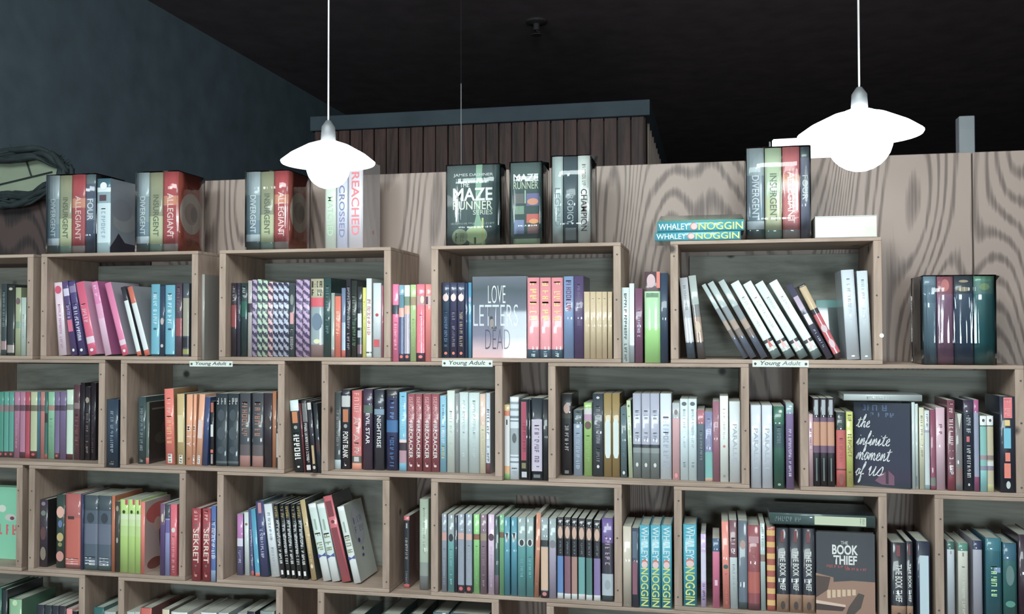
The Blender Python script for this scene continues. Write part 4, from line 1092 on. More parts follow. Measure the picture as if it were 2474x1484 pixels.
cell(3, 0, 'third crate', 0.055, 0.03, [
    ('orchid and slate spine', 575, 589, 1242, (90, 86, 132), [('b', 0, .4, (176, 106, 176)), ('b', .4, .53, (200, 205, 222)), ('g', .58, .8, (170, 175, 205), .4)]),
    ('thin white spine', 594.5, 605, 1238, (190, 210, 210), [('o', .19, .6, .04, (140, 110, 100))], dict(dx=-3)),
    ('indigo spine with red foot', 607, 616, 1229, (76, 80, 132), [('g', .3, .85, (165, 170, 205), .5), ('b', .93, 1, (205, 85, 95))], dict(dx=-8)),
    ('cyan spine with orange foot', 619.5, 630.5, 1231, (48, 154, 188), [('b', .95, 1, (225, 120, 90))], dict(dx=-12)),
    ('indigo spine with white script', 631.5, 651, 1212, (60, 66, 118), [('p', .02, .16, (190, 130, 140), .3, .7), ('g', .35, .75, (180, 190, 215), .35)], dict(dx=-13, cr=(52, 90, 110), hard=True)),
    ('thick white leaning spine', 656, 678, 1219, (206, 220, 226), [('g', .12, .5, (120, 130, 150), .3), ('g', .6, .85, (150, 160, 175), .3), ('o', .94, .25, .03, (150, 170, 160))], dict(dx=-20, hard=True))] + [
    ('thin black leaning spine, white script', a, b, 1219, (38, 44, 48), bwf, dict(dx=-19, grp=BW)) for a, b in ((681, 691), (695, 705), (707, 718), (722, 732), (735, 746))] + [
    ('tan leaning spine', 753, 767, 1209, (190, 168, 110), [('g', .3, .85, (215, 200, 150), .3), ('o', .83, .5, .05, (225, 215, 200))], dict(dx=-29, cr=(60, 66, 62))),
    ('leaning white spine with blue bow', 783, 802, 1219, (200, 226, 220), wgf, dict(dx=-38, grp=WG)),
    ('leaning white spine with blue bow', 804, 823, 1219, (200, 226, 220), wgf, dict(dx=-38, grp=WG)),
    ('leaning red spine with darker panels', 828, 850, 1201, (200, 86, 98), [('p', .06, .24, (132, 54, 66), .14, .8), ('o', .3, .4, .04, (120, 50, 60)), ('p', .37, .93, (140, 56, 68), .14, .8)], dict(dx=-47, cr=(56, 44, 50), hard=True)),
    ('leaning white spine with pale cover', 857, 874, 1226, (210, 226, 220), wgf, dict(dx=-42, cr=(172, 186, 178), cf=[('o', .32, .62, .5, (158, 164, 180), .5), ('o', .3, .54, .44, (168, 176, 182), .5), ('k', .2, .28, (120, 126, 160), .3, .75), ('k', .32, .4, (120, 126, 160), .3, .75), ('o', .5, .12, .06, (66, 66, 110), .4), ('o', .62, .08, .05, (66, 66, 110), .5), ('o', .7, .12, .04, (58, 60, 104), .45)]))])
cell(3, 1, 'second gap', 0.06, 0.045, [
    ('dark book with red ends', 976, 989.5, 1247, (40, 46, 56), [('b', 0, .06, (205, 90, 100)), ('p', .1, .17, (170, 180, 175), .4, .65), ('g', .3, .6, (175, 170, 160), .4), ('g', .75, .95, (120, 120, 120), .3), ('b', .95, 1, (205, 85, 90))], dict(cr=(96, 58, 52))),
    ('tall pale green spine', 1014, 1035, 1206, (160, 182, 160), [('b', .7, .85, (138, 152, 145)), ('b', .85, 1, (112, 122, 122)), ('g', .1, .6, (140, 165, 145), .2)])])
arch = lambda c: ('o', .31, .8, .1, c)
BP = 'black portrait spines with white foot'
def bpf(c):
    return [('o', .05, .3, .035, (205, 205, 205)), ('b', .1, .26, (96, 86, 84)), ('o', .185, .75, .15, (206, 172, 150)), ('g', .29, .44, (120, 135, 140), .25), ('b', .475, .93, c), ('b', .93, 1, (226, 236, 238))]
GT = 'slim grey and teal spines'
cell(3, 0, 'fourth crate', 0.006, 0.002, [
    ('slim grey-blue spine with pink figure', 1067.5, 1079, 1242, (138, 154, 170), [('b', .24, .34, (205, 155, 145)), ('g', .45, .9, (155, 170, 185), .3)]),
    ('slim grey spine, teal lower half', 1082, 1097, 1243, (138, 156, 160), [('o', .3, .7, .1, (52, 60, 66)), ('b', .345, 1, (96, 174, 174)), ('g', .45, .9, (130, 195, 195), .3)]),
    ('thin navy spine', 1098, 1104.5, 1246, (44, 60, 78), []),
    ('grey-blue spine with red square, left', 1106, 1121, 1242, (142, 158, 174), [('b', .24, .32, (214, 168, 158)), ('g', .4, .8, (160, 175, 188), .3), ('b', .9, 1, (62, 52, 66)), ('o', .945, .6, .05, (205, 80, 90))]),
    ('grey-blue spine with red square, right', 1125, 1140, 1242, (142, 160, 176), [('b', .25, .33, (214, 168, 158)), ('g', .4, .8, (160, 175, 188), .3), ('b', .9, 1, (62, 52, 66)), ('o', .945, .6, .05, (205, 80, 70))]),
    ('bright green slim spine', 1144, 1158, 1243, (142, 222, 130), [('b', .25, .32, (150, 96, 72)), ('g', .4, .9, (120, 200, 110), .3)]),
    ('mauve slim spine', 1160, 1175, 1243, (134, 112, 128), [('b', .24, .33, (160, 145, 120)), ('g', .4, .9, (150, 130, 145), .3)]),
    ('pale lilac slim spine', 1179, 1193.5, 1243, (206, 184, 212), [('o', .285, .9, .09, (96, 70, 86)), ('g', .4, .9, (190, 165, 198), .3)]),
    ('thin dark green spine, mauve foot', 1195, 1204.5, 1248, (56, 88, 88), [('b', .75, 1, (120, 100, 120))]),
    ('green slim spine', 1206, 1217, 1243, (112, 186, 132), [('b', .22, .29, (120, 100, 80))]),
    ('blue-teal spine with arrow, left', 1217.5, 1231, 1250, (64, 152, 176), [('y', 'vee', ((.1, .22), (.9, .22), (.5, .32)), (226, 214, 206)), ('y', 'vee2', ((.3, .2), (.7, .2), (.5, .3)), (40, 60, 80), .0006)]),
    ('blue-teal spine with arrow, right', 1234, 1248.5, 1250, (64, 152, 176), [('y', 'vee', ((.1, .22), (.9, .22), (.5, .32)), (226, 214, 206)), ('y', 'vee2', ((.3, .2), (.7, .2), (.5, .3)), (40, 60, 80), .0006)]),
    ('slim grey and teal spine with arch', 1250, 1269, 1250, (140, 168, 168), [('o', .32, .85, .1, (205, 215, 215)), ('o', .32, .5, .08, (56, 66, 72)), ('b', .36, 1, (84, 168, 172)), ('g', .5, .75, (120, 190, 190), .3)], dict(grp=GT)),
    ('slim grey and teal spine with arch', 1270.5, 1288, 1250, (140, 168, 168), [('o', .32, .85, .1, (205, 215, 215)), ('o', .32, .5, .08, (56, 66, 72)), ('b', .36, 1, (84, 168, 172)), ('g', .5, .75, (120, 190, 190), .3)], dict(grp=GT)),
    ('thin orange leaning spine', 1289, 1300, 1240, (204, 132, 98), [('o', .84, .4, .03, (150, 95, 75))], dict(dx=6, cr=(120, 110, 90))),
    ('grey and peach spine, dark band', 1305, 1323, 1251, (140, 162, 166), [('b', .28, .36, (56, 64, 70)), ('b', .37, .9, (216, 184, 152)), ('b', .91, 1, (72, 50, 58)), ('o', .95, .6, .05, (196, 120, 120))]),
    ('grey and lilac spine', 1325.5, 1342, 1253, (144, 168, 172), [('o', .32, .85, .1, (130, 130, 140)), ('b', .37, 1, (174, 168, 196))])] + [
    ('black portrait spine, %s lower half' % nm, a, b, tp, (42, 44, 52), bpf(c), dict(grp=BP)) for nm, a, b, tp, c in (
        ('blue', 1345, 1359.5, 1250, (78, 132, 198)), ('mauve', 1362, 1377, 1250, (134, 90, 112)), ('tan', 1379, 1393, 1252, (172, 132, 120)), ('teal', 1395.5, 1411.5, 1253, (94, 168, 168)), ('green', 1414, 1429, 1255, (74, 128, 122)), ('purple', 1432.5, 1448.5, 1257, (128, 112, 172)))] + [
    ('thick purple and black spine', 1452, 1479, 1252, (98, 76, 150), [('p', .06, .12, (190, 190, 215), .45, .6), ('b', .3, .67, (58, 58, 72)), ('g', .22, .56, (180, 150, 185), .4), ('b', .67, .93, (168, 186, 196)), ('o', .8, .5, .12, (150, 165, 175)), ('b', .93, 1, (60, 78, 86))], dict(hard=True))])
NG = 'teal spines with yellow title'
ngf = [('t', 'WHALEY', .02, .41, (205, 238, 244), .62), ('o', .455, .62, .085, (196, 120, 110)), ('o', .48, .6, .08, (226, 196, 190)), ('t', 'NOGGIN', .52, .98, (206, 226, 96), .72)]
cell(3, 1, 'third gap', 0.003, 0.003, [
    ('plain cream spine', 1503, 1523, 1272, (196, 190, 170), [('g', .94, .98, (150, 145, 135), .4)]),
    ('slate and plum spine', 1524, 1541, 1276, (60, 70, 88), [('p', .04, .38, (86, 110, 132), .1, .75), ('p', .42, .84, (140, 84, 106), .1, .75)]),
    ('teal spine with yellow title', 1542.6, 1567, 1269, (40, 168, 192), ngf, dict(grp=NG, hard=True)),
    ('teal spine with yellow title', 1569, 1593.5, 1269, (40, 168, 192), ngf, dict(grp=NG, hard=True)),
    ('teal spine with yellow title', 1595, 1620, 1269, (40, 168, 192), ngf, dict(grp=NG, hard=True))])
strp = [('b', .04 + k * .1385, .105 + k * .1385, (222, 178, 88)) for k in range(7)]
btf = [('p', .03, .17, (120, 52, 60), .35, .6), ('t', 'THE', .27, .4, (226, 232, 228), .42), ('t', 'BOOK', .42, .57, (226, 232, 228), .48), ('t', 'THIEF', .59, .74, (226, 232, 228), .42), ('b', .79, 1, (164, 128, 98)), ('o', .92, .35, .1, (66, 52, 46)), ('o', .9, .2, .14, (120, 92, 74), .8)]
BT = 'black spines with white title and brown foot'
cell(3, 0, 'fifth crate', 0.003, 0.004, [
    ('thick teal spine with yellow title', 1648, 1680, 1267, (40, 168, 192), ngf, dict(grp=NG, hard=True)),
    ('thin lilac spine', 1690, 1702.5, 1290, (196, 176, 222), [('b', .25, .65, (205, 205, 232)), ('g', .68, .9, (70, 65, 90), .5)], dict(cr=(84, 96, 120))),
    ('pink spine with navy head', 1718, 1735, 1301, (224, 108, 152), [('b', 0, .19, (62, 96, 130)), ('p', .6, .68, (225, 185, 205), .3, .7)]),
    ('salmon spine with green dot', 1743, 1759.5, 1260, (228, 130, 114), [('o', .52, .7, .05, (50, 105, 98)), ('g', .6, .95, (220, 105, 95), .3)], dict(dx=-3)),
    ('white spine with maroon head', 1760.5, 1778.5, 1257, (196, 216, 220), [('b', 0, .42, (118, 76, 88)), ('g', .2, .38, (205, 195, 195), .5), ('g', .5, .8, (150, 165, 165), .3)], dict(dx=-2)),
    ('slate spine', 1780, 1802, 1258, (88, 106, 122), [('o', .27, .6, .1, (180, 150, 140)), ('b', .92, 1, (70, 86, 90))]),
    ('wide brick red spine', 1803, 1832, 1269, (146, 64, 72), [('p', .13, .21, (186, 140, 150), .1, .9), ('b', .55, .8, (182, 84, 72)), ('g', .28, .52, (180, 110, 110), .2), ('b', .92, 1, (110, 64, 72))], dict(hard=True)),
    ('thin pale spine with brown band', 1834, 1845.5, 1264, (170, 196, 196), [('b', .36, .44, (140, 120, 112)), ('g', .05, .3, (140, 160, 165), .3)], dict(dx=-1.5)),
    ('red and yellow striped spine', 1848.5, 1868.5, 1273, (172, 80, 62), strp),
    ('black spine, white title, brown foot', 1871.5, 1901.5, 1276, (38, 44, 56), btf, dict(grp=BT, hard=True)),
    ('black spine, white title, brown foot', 1903, 1933, 1276, (38, 44, 56), btf, dict(grp=BT, hard=True)),
    ('black spine, white title, brown foot', 1934, 1964, 1277, (38, 44, 56), btf, dict(grp=BT, hard=True))])
cell(3, 1, 'fourth gap', 0.004, 0.004, [
    ('black spine, white title beside post', 2147, 2183, 1311, (38, 42, 52), btf, dict(hard=True)),
    ('thin black spine, small white title', 2184, 2199, 1308, (40, 44, 54), btf),
    ('navy spine with pale blue label', 2208, 2241, 1308, (34, 44, 66), [('p', .17, 1, (172, 200, 212), .22, .88)], dict(hard=True))])
cell(3, 0, 'sixth crate', 0.01, 0.008, [
    ('white spine with green head', 2282, 2299.5, 1308, (180, 198, 208), [('b', 0, .1, (50, 96, 86)), ('p', .12, .16, (140, 150, 150), .4, .6)]),
    ('cream spine with green head', 2308, 2332, 1312, (198, 204, 190), [('b', 0, .1, (66, 130, 114)), ('p', .12, .17, (130, 135, 125), .42, .6), ('g', .3, .9, (180, 190, 180), .3)], dict(hard=True)),
    ('lilac-grey spine with dark head', 2344, 2366, 1306, (158, 164, 180), [('b', 0, .11, (40, 50, 84))], dict(hard=True)),
    ('teal book with yellow-green title', 2374.5, 2413, 1300, (28, 98, 112), [('b', .0, .15, (36, 110, 124)), ('g', .33, .68, (170, 222, 150), .35), ('p', .34, .4, (110, 140, 185), .5, .9)], dict(hard=True)),
    ('dark teal book with blurred picture', 2416, 2449, 1312, (36, 98, 98), [('b', 0, .22, (32, 88, 110)), ('o', .4, .6, .25, (84, 120, 118)), ('o', .75, .7, .08, (66, 140, 124))], dict(hard=True)),
    ('black hardcover at right edge', 2453, 2492, 1292, (46, 32, 48), [('o', .7, .4, .1, (110, 110, 110), .7)], dict(hard=True))])
# lowest row: only the heads of the books are in view
cell(4, 0, 'first crate', 0.01, 0.01, [
    ('dark green hardcover', -4, 10, 1422, (30, 92, 76), [], dict(hard=True)),
    ('black-green hardcover', 10.5, 24, 1426, (36, 44, 46), [], dict(hard=True)),
    ('light green picture book', 28, 58, 1448, (116, 164, 122), [('o', .05, .4, .08, (170, 205, 160))], dict(hard=True, cr=(74, 116, 92))),
    ('first black spine with pale pages', 95, 112, 1462, (40, 44, 56), []), ('second black spine with pale pages', 113, 130, 1463, (40, 48, 52), []),
    ('third black spine with pale pages', 131, 147, 1464, (40, 44, 54), []), ('fourth black spine with pale pages', 148, 164, 1465, (44, 40, 50), []),
    ('pink-headed book', 166, 180, 1472, (228, 142, 142), []), ('black book at the post', 181, 192, 1478, (32, 34, 40), [])], .15)
cell(4, 1, 'first gap', 0.01, 0.01, [
    ('dark teal book', 231, 255, 1468, (34, 92, 92), [], dict(hard=True)), ('grey-white book', 256, 284, 1478, (150, 164, 160), [])], .15)
cell(4, 0, 'second crate', 0.012, 0.012, [
    ('pale grey book, left of two', 302, 320, 1478, (160, 170, 165), []), ('pale grey book, right of two', 321, 339, 1478, (160, 170, 165), []),
    ('red hardcover', 340, 370, 1469, (184, 80, 70), [], dict(hard=True, cr=(120, 76, 70))), ('cream book', 396, 413, 1473, (190, 180, 150), [], dict(cr=(90, 80, 70))),
    ('white book', 417, 456, 1479, (196, 206, 200), [], dict(hard=True)), ('slim brownish book', 470, 487, 1482, (160, 130, 120), []),
    ('thick white book', 488, 526, 1480, (196, 205, 205), [], dict(hard=True)), ('slim pale book', 531, 555, 1481, (170, 180, 182), []),
    ('grey book', 577, 599, 1482, (150, 160, 160), []), ('dark book', 600, 619, 1478, (44, 40, 56), []), ('grey book beside the post', 631, 665, 1477, (120, 140, 136), [], dict(hard=True))], .15)
cell(4, 0, 'third crate', 0.012, 0.012, [
    ('dark teal book', 842, 880, 1484, (40, 84, 84), [], dict(hard=True)), ('green-grey book', 922, 965, 1484, (60, 104, 96), [], dict(hard=True)),
    ('black hardcover', 990, 1020, 1484, (34, 40, 46), [], dict(hard=True)), ('large grey-teal book', 1046, 1084, 1480, (70, 110, 112), [], dict(hard=True)), ('wide slate book', 1088, 1180, 1482, (64, 96, 104), [], dict(hard=True))], .16)

# ------------------------------------------------------------------ books that show their front cover
def floor_z(row, gap=False):
    return Z0 - row * H + (0 if gap else TB) + 0.0004
def face_out(label, xl, xr, top, zf, yl, yr, t, col, feats, g, hard=True, spine=None, mat=None, name='book', cat='book'):
    a, b = at(xl, 800, yl), at(xr, 800, yr)
    ang = math.atan2(yr - yl, b.x - a.x)
    wd = math.hypot(b.x - a.x, yr - yl)
    h = Zt((xl + xr) / 2, top, (yl + yr) / 2) - zf
    rz = ang - math.pi / 2
    e = thing(name, label, cat, (a.x - t * math.cos(rz), yl - t * math.sin(rz), zf), (0, 0, rz))
    o = volume(e, 'cover', 0, t, wd, h, spine or col, [], g, col, hard)
    if mat:
        o.data.materials[1] = mat(h)
    f = Face((t, 0, 0), (0, 1, 0), (0, 0, 1), wd, h)
    for ft_ in feats:
        feature(o, f, ft_, g)
    return e
face_out('grey-blue hardcover facing out with tall thin white lettering, pink foot', 1140, 1272, 668, floor_z(1), 0.026, 0.024, 0.024, (95, 110, 126), [
    ('h', 'LOVE', .11, .33, (214, 228, 224), .30, .62, -0.012), ('h', 'LETTERS', .345, .61, (196, 214, 220), .03, .85, -0.012), ('k', .615, .64, (130, 140, 155), .3, .6),
    ('h', 'DEAD', .65, .89, (70, 74, 90), .25, .70, -0.02), ('o', .51, .055, .045, (60, 52, 56), .36), ('o', .575, .07, .11, (150, 140, 132), .37), ('o', .63, .12, .03, (70, 62, 66), .42)],
    1.0, mat=lambda h: grad([(0.0, (200, 160, 162)), (0.1, (190, 164, 172)), (0.28, (112, 114, 140)), (0.55, (92, 102, 122)), (0.82, (58, 76, 86)), (1.0, (88, 98, 114))], h), spine=(60, 72, 84))
chalk = face_out('midnight blue book facing out with white chalk handwriting', 2059.5, 2196, 973, floor_z(2), 0.05, 0.006, 0.018, (44, 54, 78), [
    ('k', .03, .1, (70, 100, 140), .15, .6), ('k', .12, .17, (84, 108, 140), .3, .72), 
    ('y', 'dusk', ((.38, .93), (.5, .84), (.62, .80), (.72, .86), (.72, .97), (.5, .97)), (120, 78, 104)), ('p', .78, .96, (64, 44, 66), .57, .62)],
    1.0, mat=lambda h: grad([(0.0, (30, 44, 56)), (0.12, (50, 44, 68)), (0.3, (44, 48, 72)), (0.6, (36, 46, 68)), (1.0, (34, 44, 64))], h))
CUR = {'t': [[(0, .1), (.2, .5), (.35, 1.5), (.3, .6), (.35, .05), (.5, 0), (.65, .15)], [(.02, 1.05), (.7, 1.18)]],
       'h': [[(0, .1), (.25, .9), (.45, 1.75), (.34, 1.9), (.24, 1.4), (.18, 0), (.3, .6), (.5, .9), (.6, .7), (.58, .1), (.7, 0), (.85, .12)]],
       'e': [[(0, .2), (.35, .5), (.45, .8), (.3, .95), (.12, .6), (.2, .1), (.4, 0), (.65, .25)]],
       'i': [[(0, .1), (.2, .9), (.2, .1), (.3, 0), (.45, .15)], [(.26, 1.25), (.3, 1.33)]],
       'n': [[(0, .1), (.14, .9), (.14, 0), (.3, .7), (.45, .9), (.52, .6), (.52, .1), (.62, 0), (.75, .15)]],
       'f': [[(0, .2), (.25, .9), (.42, 1.75), (.3, 1.9), (.22, 1.2), (.14, -.8), (.25, -.9), (.3, -.3), (.2, .1), (.55, .3)]],
       'm': [[(0, .1), (.14, .9), (.14, 0), (.3, .75), (.42, .9), (.48, .6), (.48, 0), (.62, .7), (.76, .9), (.84, .6), (.84, .1), (.94, 0), (1.08, .15)]],
       'o': [[(0, .3), (.15, .8), (.3, .95), (.12, .5), (.25, 0), (.45, .3), (.42, .85), (.3, .95), (.62, .8)]],
       'u': [[(0, .5), (.1, .9), (.12, .2), (.25, 0), (.42, .4), (.48, .9), (.5, .1), (.6, 0), (.72, .15)]],
       's': [[(0, .1), (.3, .9), (.42, .4), (.3, 0), (.1, .1), (.3, .04), (.6, .2)]]}
def catmull(p, k=4):
    out = []
    for i in range(len(p) - 1):
        a, b, c, d = p[max(i - 1, 0)], p[i], p[i + 1], p[min(i + 2, len(p) - 1)]
        for j in range(k):
            s = j / k
            out.append(tuple(0.5 * (2 * b[q] + (c[q] - a[q]) * s + (2 * a[q] - 5 * b[q] + 4 * c[q] - d[q]) * s * s + (3 * b[q] - a[q] - 3 * c[q] + d[q]) * s ** 3) for q in (0, 1)))
    return out + [p[-1]]
def chalk_word(parent, f, word, u0, u1, base_t, xh, g):
    bm = bmesh.new()
    strokes, x = [], 0.0
    for ch in word:
        if ch == ' ':
            x += 0.5
            continue
        for st in CUR[ch]:
            strokes.append([(x + a + 0.32 * b, b) for a, b in catmull(st)])
        x += max(a for a, b in CUR[ch][0])
    k = f.w * (u1 - u0) / x
    wd_ = 0.0013
    for st in strokes:
        P = [Vector((a * k, b * xh, 0)) for a, b in st]
        prev = None
        for i, p in enumerate(P):
            d_ = (P[min(i + 1, len(P) - 1)] - P[max(i - 1, 0)]).normalized()
            nrm = Vector((-d_.y, d_.x, 0)) * wd_ * (0.8 + 0.35 * math.sin(i * 1.3))
            cur = (bm.verts.new(p - nrm), bm.verts.new(p + nrm))
            if prev:
                bm.faces.new((prev[0], cur[0], cur[1], prev[1]))
            prev = cur
    o = link('chalk_lettering', mesh_of(bm, 'chalk_lettering'), parent, paint((214, 226, 230), g, 0.1))
    p = f.o + f.u * f.w * u0 + f.v * f.h * (1 - base_t) + f.n * 0.0011
    o.matrix_local = Matrix(((f.u.x, f.v.x, f.n.x, p.x), (f.u.y, f.v.y, f.n.y, p.y), (f.u.z, f.v.z, f.n.z, p.z), (0, 0, 0, 1)))
cc = [o for o in chalk.children if o.name.startswith('cover')][0]
bb = [v.co for v in cc.data.vertices]
cf = Face((max(v.x for v in bb), 0, 0), (0, 1, 0), (0, 0, 1), max(v.y for v in bb), max(v.z for v in bb))
for wd_, u0, u1, bt, xh in (('the', .05, .29, .30, .0165), ('infinite', .05, .64, .51, .018), ('moment', .04, .64, .69, .020), ('of', .02, .17, .88, .018), ('us', .24, .52, .87, .026)):
    chalk_word(cc, cf, wd_, u0, u1, bt, xh, 1.0)
dom = [('p', .70 - .004 * k, .80 - .01 * k, (218, 190, 150), .19 + .085 * k, .25 + .085 * k) for k in range(6)]
face_out('black book facing out with white title and brown domino picture', 1966, 2108, 1288, floor_z(3), 0.005, 0.004, 0.022, (44, 50, 60), [
    ('h', 'THE', .10, .14, (200, 210, 208), .43, .55), ('h', 'BOOK', .145, .265, (220, 230, 226), .28, .72, 0.03), ('h', 'THIEF', .275, .385, (220, 230, 226), .30, .70, 0.03),
    ('k', .395, .425, (190, 66, 62), .18, .55), ('k', .42, .45, (190, 66, 62), .5, .86),
    ('y', 'desk', ((0, .5), (.3, .545), (.3, .6), (.62, .575), (1, .58), (1, 1), (0, 1)), (160, 122, 98)), ('y', 'shade', ((0, .53), (.25, .545), (.2, .7), (0, .8)), (84, 64, 54), .0006),
    ('y', 'tile', ((0, .83), (.5, .87), (.5, .9), (0, .87)), (222, 192, 170), .0006), ('y', 'tile2', ((0, .87), (.5, .9), (.45, .95), (0, .95)), (70, 50, 46), .0006), ('y', 'hand', ((.55, .9), (.72, .72), (.82, .74), (.76, .9), (.62, 1), (.5, 1)), (80, 66, 58), .0006)] + dom,
    1.0)
face_out('mint green book facing out at left edge with red lettering', -82, 50.5, 1176, floor_z(3), 0.085, 0.085, 0.03, (112, 196, 158), [
    ('k', .52, .66, (196, 84, 92), .2, .97), ('o', .3, .14, .1, (190, 205, 190), .7), ('o', .42, .2, .1, (175, 185, 175), .85), ('o', .43, .08, .05, (110, 60, 80), .88), ('b', 0, 1, (0, 0, 0))], 1.3)
face_out('dark book facing out with teal head behind slanting books', 1972, 2078, 725, floor_z(1), 0.19, 0.19, 0.02, (86, 104, 104), [('p', .0, .13, (98, 164, 160), .0, 1)], 1.0)

# ------------------------------------------------------------------ books lying flat
def flat_book(label, xl, xr, zb, t, y0, wd, col, feats, g, rz=0.0, cr=None, grp=None, hard=True):
    a, b = at(xl, 800, y0), at(xr, 800, y0)
    L = b.x - a.x
    e = thing('book', label, 'book', (b.x, y0, zb), (0, 0, 0), grp)
    e.rotation_mode = 'XYZ'
    e.matrix_world = Matrix.Translation((b.x, y0, zb)) @ Matrix.Rotation(rz, 4, 'Z') @ Matrix.Rotation(-math.pi / 2, 4, 'Y')
    return e, volume(e, 'cover', 0, t, wd, L, col, feats, g, cr, hard), L
zt_ = max(Zt(2130, 971, 0.03), Zt(2205, 971, 0.012)) + 0.001
flat_book('pale thin book lying flat on midnight blue book', 2037, 2226, zt_, 0.0155, 0.012, 0.13, (176, 194, 194), [('g', .3, .6, (150, 165, 165), .4)], 1.0)
zt_ = Zt(1950, 1270, 0.004)
flat_book('dark green book lying flat with pale label, atop black spines', 1856, 2110, zt_, 0.029, 0.004, 0.16, (66, 92, 92), [('p', .43, .915, (192, 212, 176), .1, .84), ('g', .86, .9, (130, 150, 130), .5), ('g', .05, .3, (100, 125, 125), .4)], 1.0, cr=(30, 40, 48))
ngh = [('t', 'WHALEY', .02, .37, (205, 238, 244), .62), ('o', .425, .085, .75, (196, 120, 110)), ('o', .43, .07, .6, (226, 190, 184)), ('t', 'NOGGIN', .48, .985, (206, 226, 96), .74)]
ngh = [q if q[0] == 't' else ('o', q[1], q[3], q[2], q[4]) for q in ngh]
e1, _, _ = flat_book('teal book lying flat, yellow title, lower of two', 1583, 1791, Z0 + 0.0006, 0.0225, 0.004, 0.14, (40, 168, 188), ngh, 1.0, grp='flat teal books on crate')
e2, c2, L2 = flat_book('teal book lying flat, cover springing up, upper of two', 1588.5, 1800, Z0 + 0.0238, 0.026, 0.003, 0.14, (40, 168, 188), ngh, 1.0, grp='flat teal books on crate')
lift = Zt(1700, 521, 0.15) - (Z0 + 0.0498)
bm = bmesh.new()
tz = 0.0262
v = [bm.verts.new(p) for p in ((tz, 0.004, 0), (tz, 0.004, L2), (tz + lift * .35, 0.07, L2), (tz + lift * .35, 0.07, 0), (tz + lift, 0.145, L2 * .99), (tz + lift, 0.145, 0.003))]
for q in ((0, 1, 2, 3), (3, 2, 4, 5)):
    bm.faces.new([v[i] for i in q])
o = link('raised_cover', mesh_of(bm, 'raised_cover', True), e2, paint((96, 176, 150), 1.0))
sm = o.modifiers.new('thickness', 'SOLIDIFY')
sm.thickness = 0.001
# thick book with its fore edge outward
a, b = at(1969, 545, 0.006), at(2119, 545, 0.006)
th = Zt(2045, 522, 0.006) - Z0
e = thing('book', 'thick cream book lying flat, page edges outward, under right lamp', 'book', (a.x, 0.006, Z0 + 0.0006))
L = b.x - a.x
bm = bmesh.new()
box_bm(bm, 0, L, 0, 0.15, 0, 0.0018)
box_bm(bm, 0, L, 0, 0.15, th - 0.0018, th)
box_bm(bm, 0, L, 0.148, 0.15, 0.0018, th - 0.0018)
link('cover', mesh_of(bm, 'cover'), e, paint((186, 192, 186), 1.0))
box('page_block', 0.0008, L - 0.0008, 0.0012, 0.148, 0.0018, th - 0.0018, plain('cream_page_edges', (196, 200, 190), .85, var=.05, scale=30), e)

# ------------------------------------------------------------------ boxed sets standing on top of the crates
def wrap_shell(parent, x0, x1, wd, h, flaps=()):
    bm = bmesh.new()
    k = 0.0016
    box_bm(bm, x0 - k, x1 + k, -k - 0.001, wd + k, 0.0003, h + k)
    bmesh.ops.subdivide_edges(bm, edges=bm.edges[:], cuts=3, use_grid_fill=True)
    rnd = random.Random(int(x1 * 9999))
    for v in bm.verts:
        if v.co.z > 0.001:
            v.co += Vector((rnd.uniform(0, .0008) * (1 if v.co.x > (x0 + x1) / 2 else -1), -rnd.uniform(0, .0006) if v.co.y < wd / 2 else 0, rnd.uniform(0, .001)))
    for fx, fy, s, d in flaps:      # welded corners of the film that stick out
        p = [bm.verts.new(q) for q in ((fx, fy, h + k), (fx + d * s, fy + 0.004, h - s * 0.1), (fx + d * s * .8, fy + 0.03, h - s * 1.1), (fx, fy + 0.035, h + k))]
        bm.faces.new(p)
    link('shrink_wrap', mesh_of(bm, 'shrink_wrap', True), parent, WRAP)
def book_set(label, vols, top, y0, wd, g, wrap=True, side=None, sidef=(), zb=Z0 + 0.0005, flaps=(), grp=None):
    xa = X(vols[0][0], y0)
    h = Zt(vols[0][0], top, y0) - zb
    e = thing('book_set', label, 'book set', (xa, y0, zb), group=grp)
    for i, (l_, r_, col, fe) in enumerate(vols):
        p, q = X(l_, y0) - xa, X(r_, y0) - xa
        v = volume(None, 'volume', 0, q - p - 0.0004, wd, h - 0.001 * (i % 2), col, fe, g, side if i == len(vols) - 1 else None, True)
        v.parent = e
        v.location = (p, 0, 0)
        for o in [o for o in COL.objects if o.name.startswith('page_block') and o.parent is None]:
            o.parent = v
            o.location = (0, 0, 0)
        if i == len(vols) - 1:
            f = Face((q - p - 0.0004, 0, 0), (0, 1, 0), (0, 0, 1), wd, h)
            for ft_ in sidef:
                feature(v, f, ft_, g)
            xe = q
    if wrap:
        wrap_shell(e, 0, xe, wd, h, [(xe if f_[0] else 0, 0.0, f_[1], 1 if f_[0] else -1) for f_ in flaps])
    return e
SLATE, OLIVE, RED4, BLUE4 = (124, 146, 154), (146, 150, 118), (172, 60, 66), (74, 92, 116)
dv = [('b', 0, .3, (150, 168, 174)), ('b', .62, .8, (104, 130, 146)), ('b', .8, .89, (196, 214, 222)), ('b', .89, 1, (70, 104, 108)), ('t', 'DIVERGENT', .3, .78, (205, 218, 222), .42)]
iv = [('b', .55, .9, (186, 196, 150)), ('b', .9, 1, (130, 168, 156)), ('t', 'INSURGENT', .28, .8, (96, 112, 84), .42)]
av = [('b', .3, .42, (205, 130, 96)), ('b', .9, 1, (166, 160, 158)), ('t', 'ALLEGIANT', .27, .83, (226, 210, 205), .42)]
fv = [('b', 0, .12, (90, 112, 116)), ('b', .3, .58, (104, 122, 140)), ('t', 'FOUR', .31, .58, (206, 218, 226), .6)]
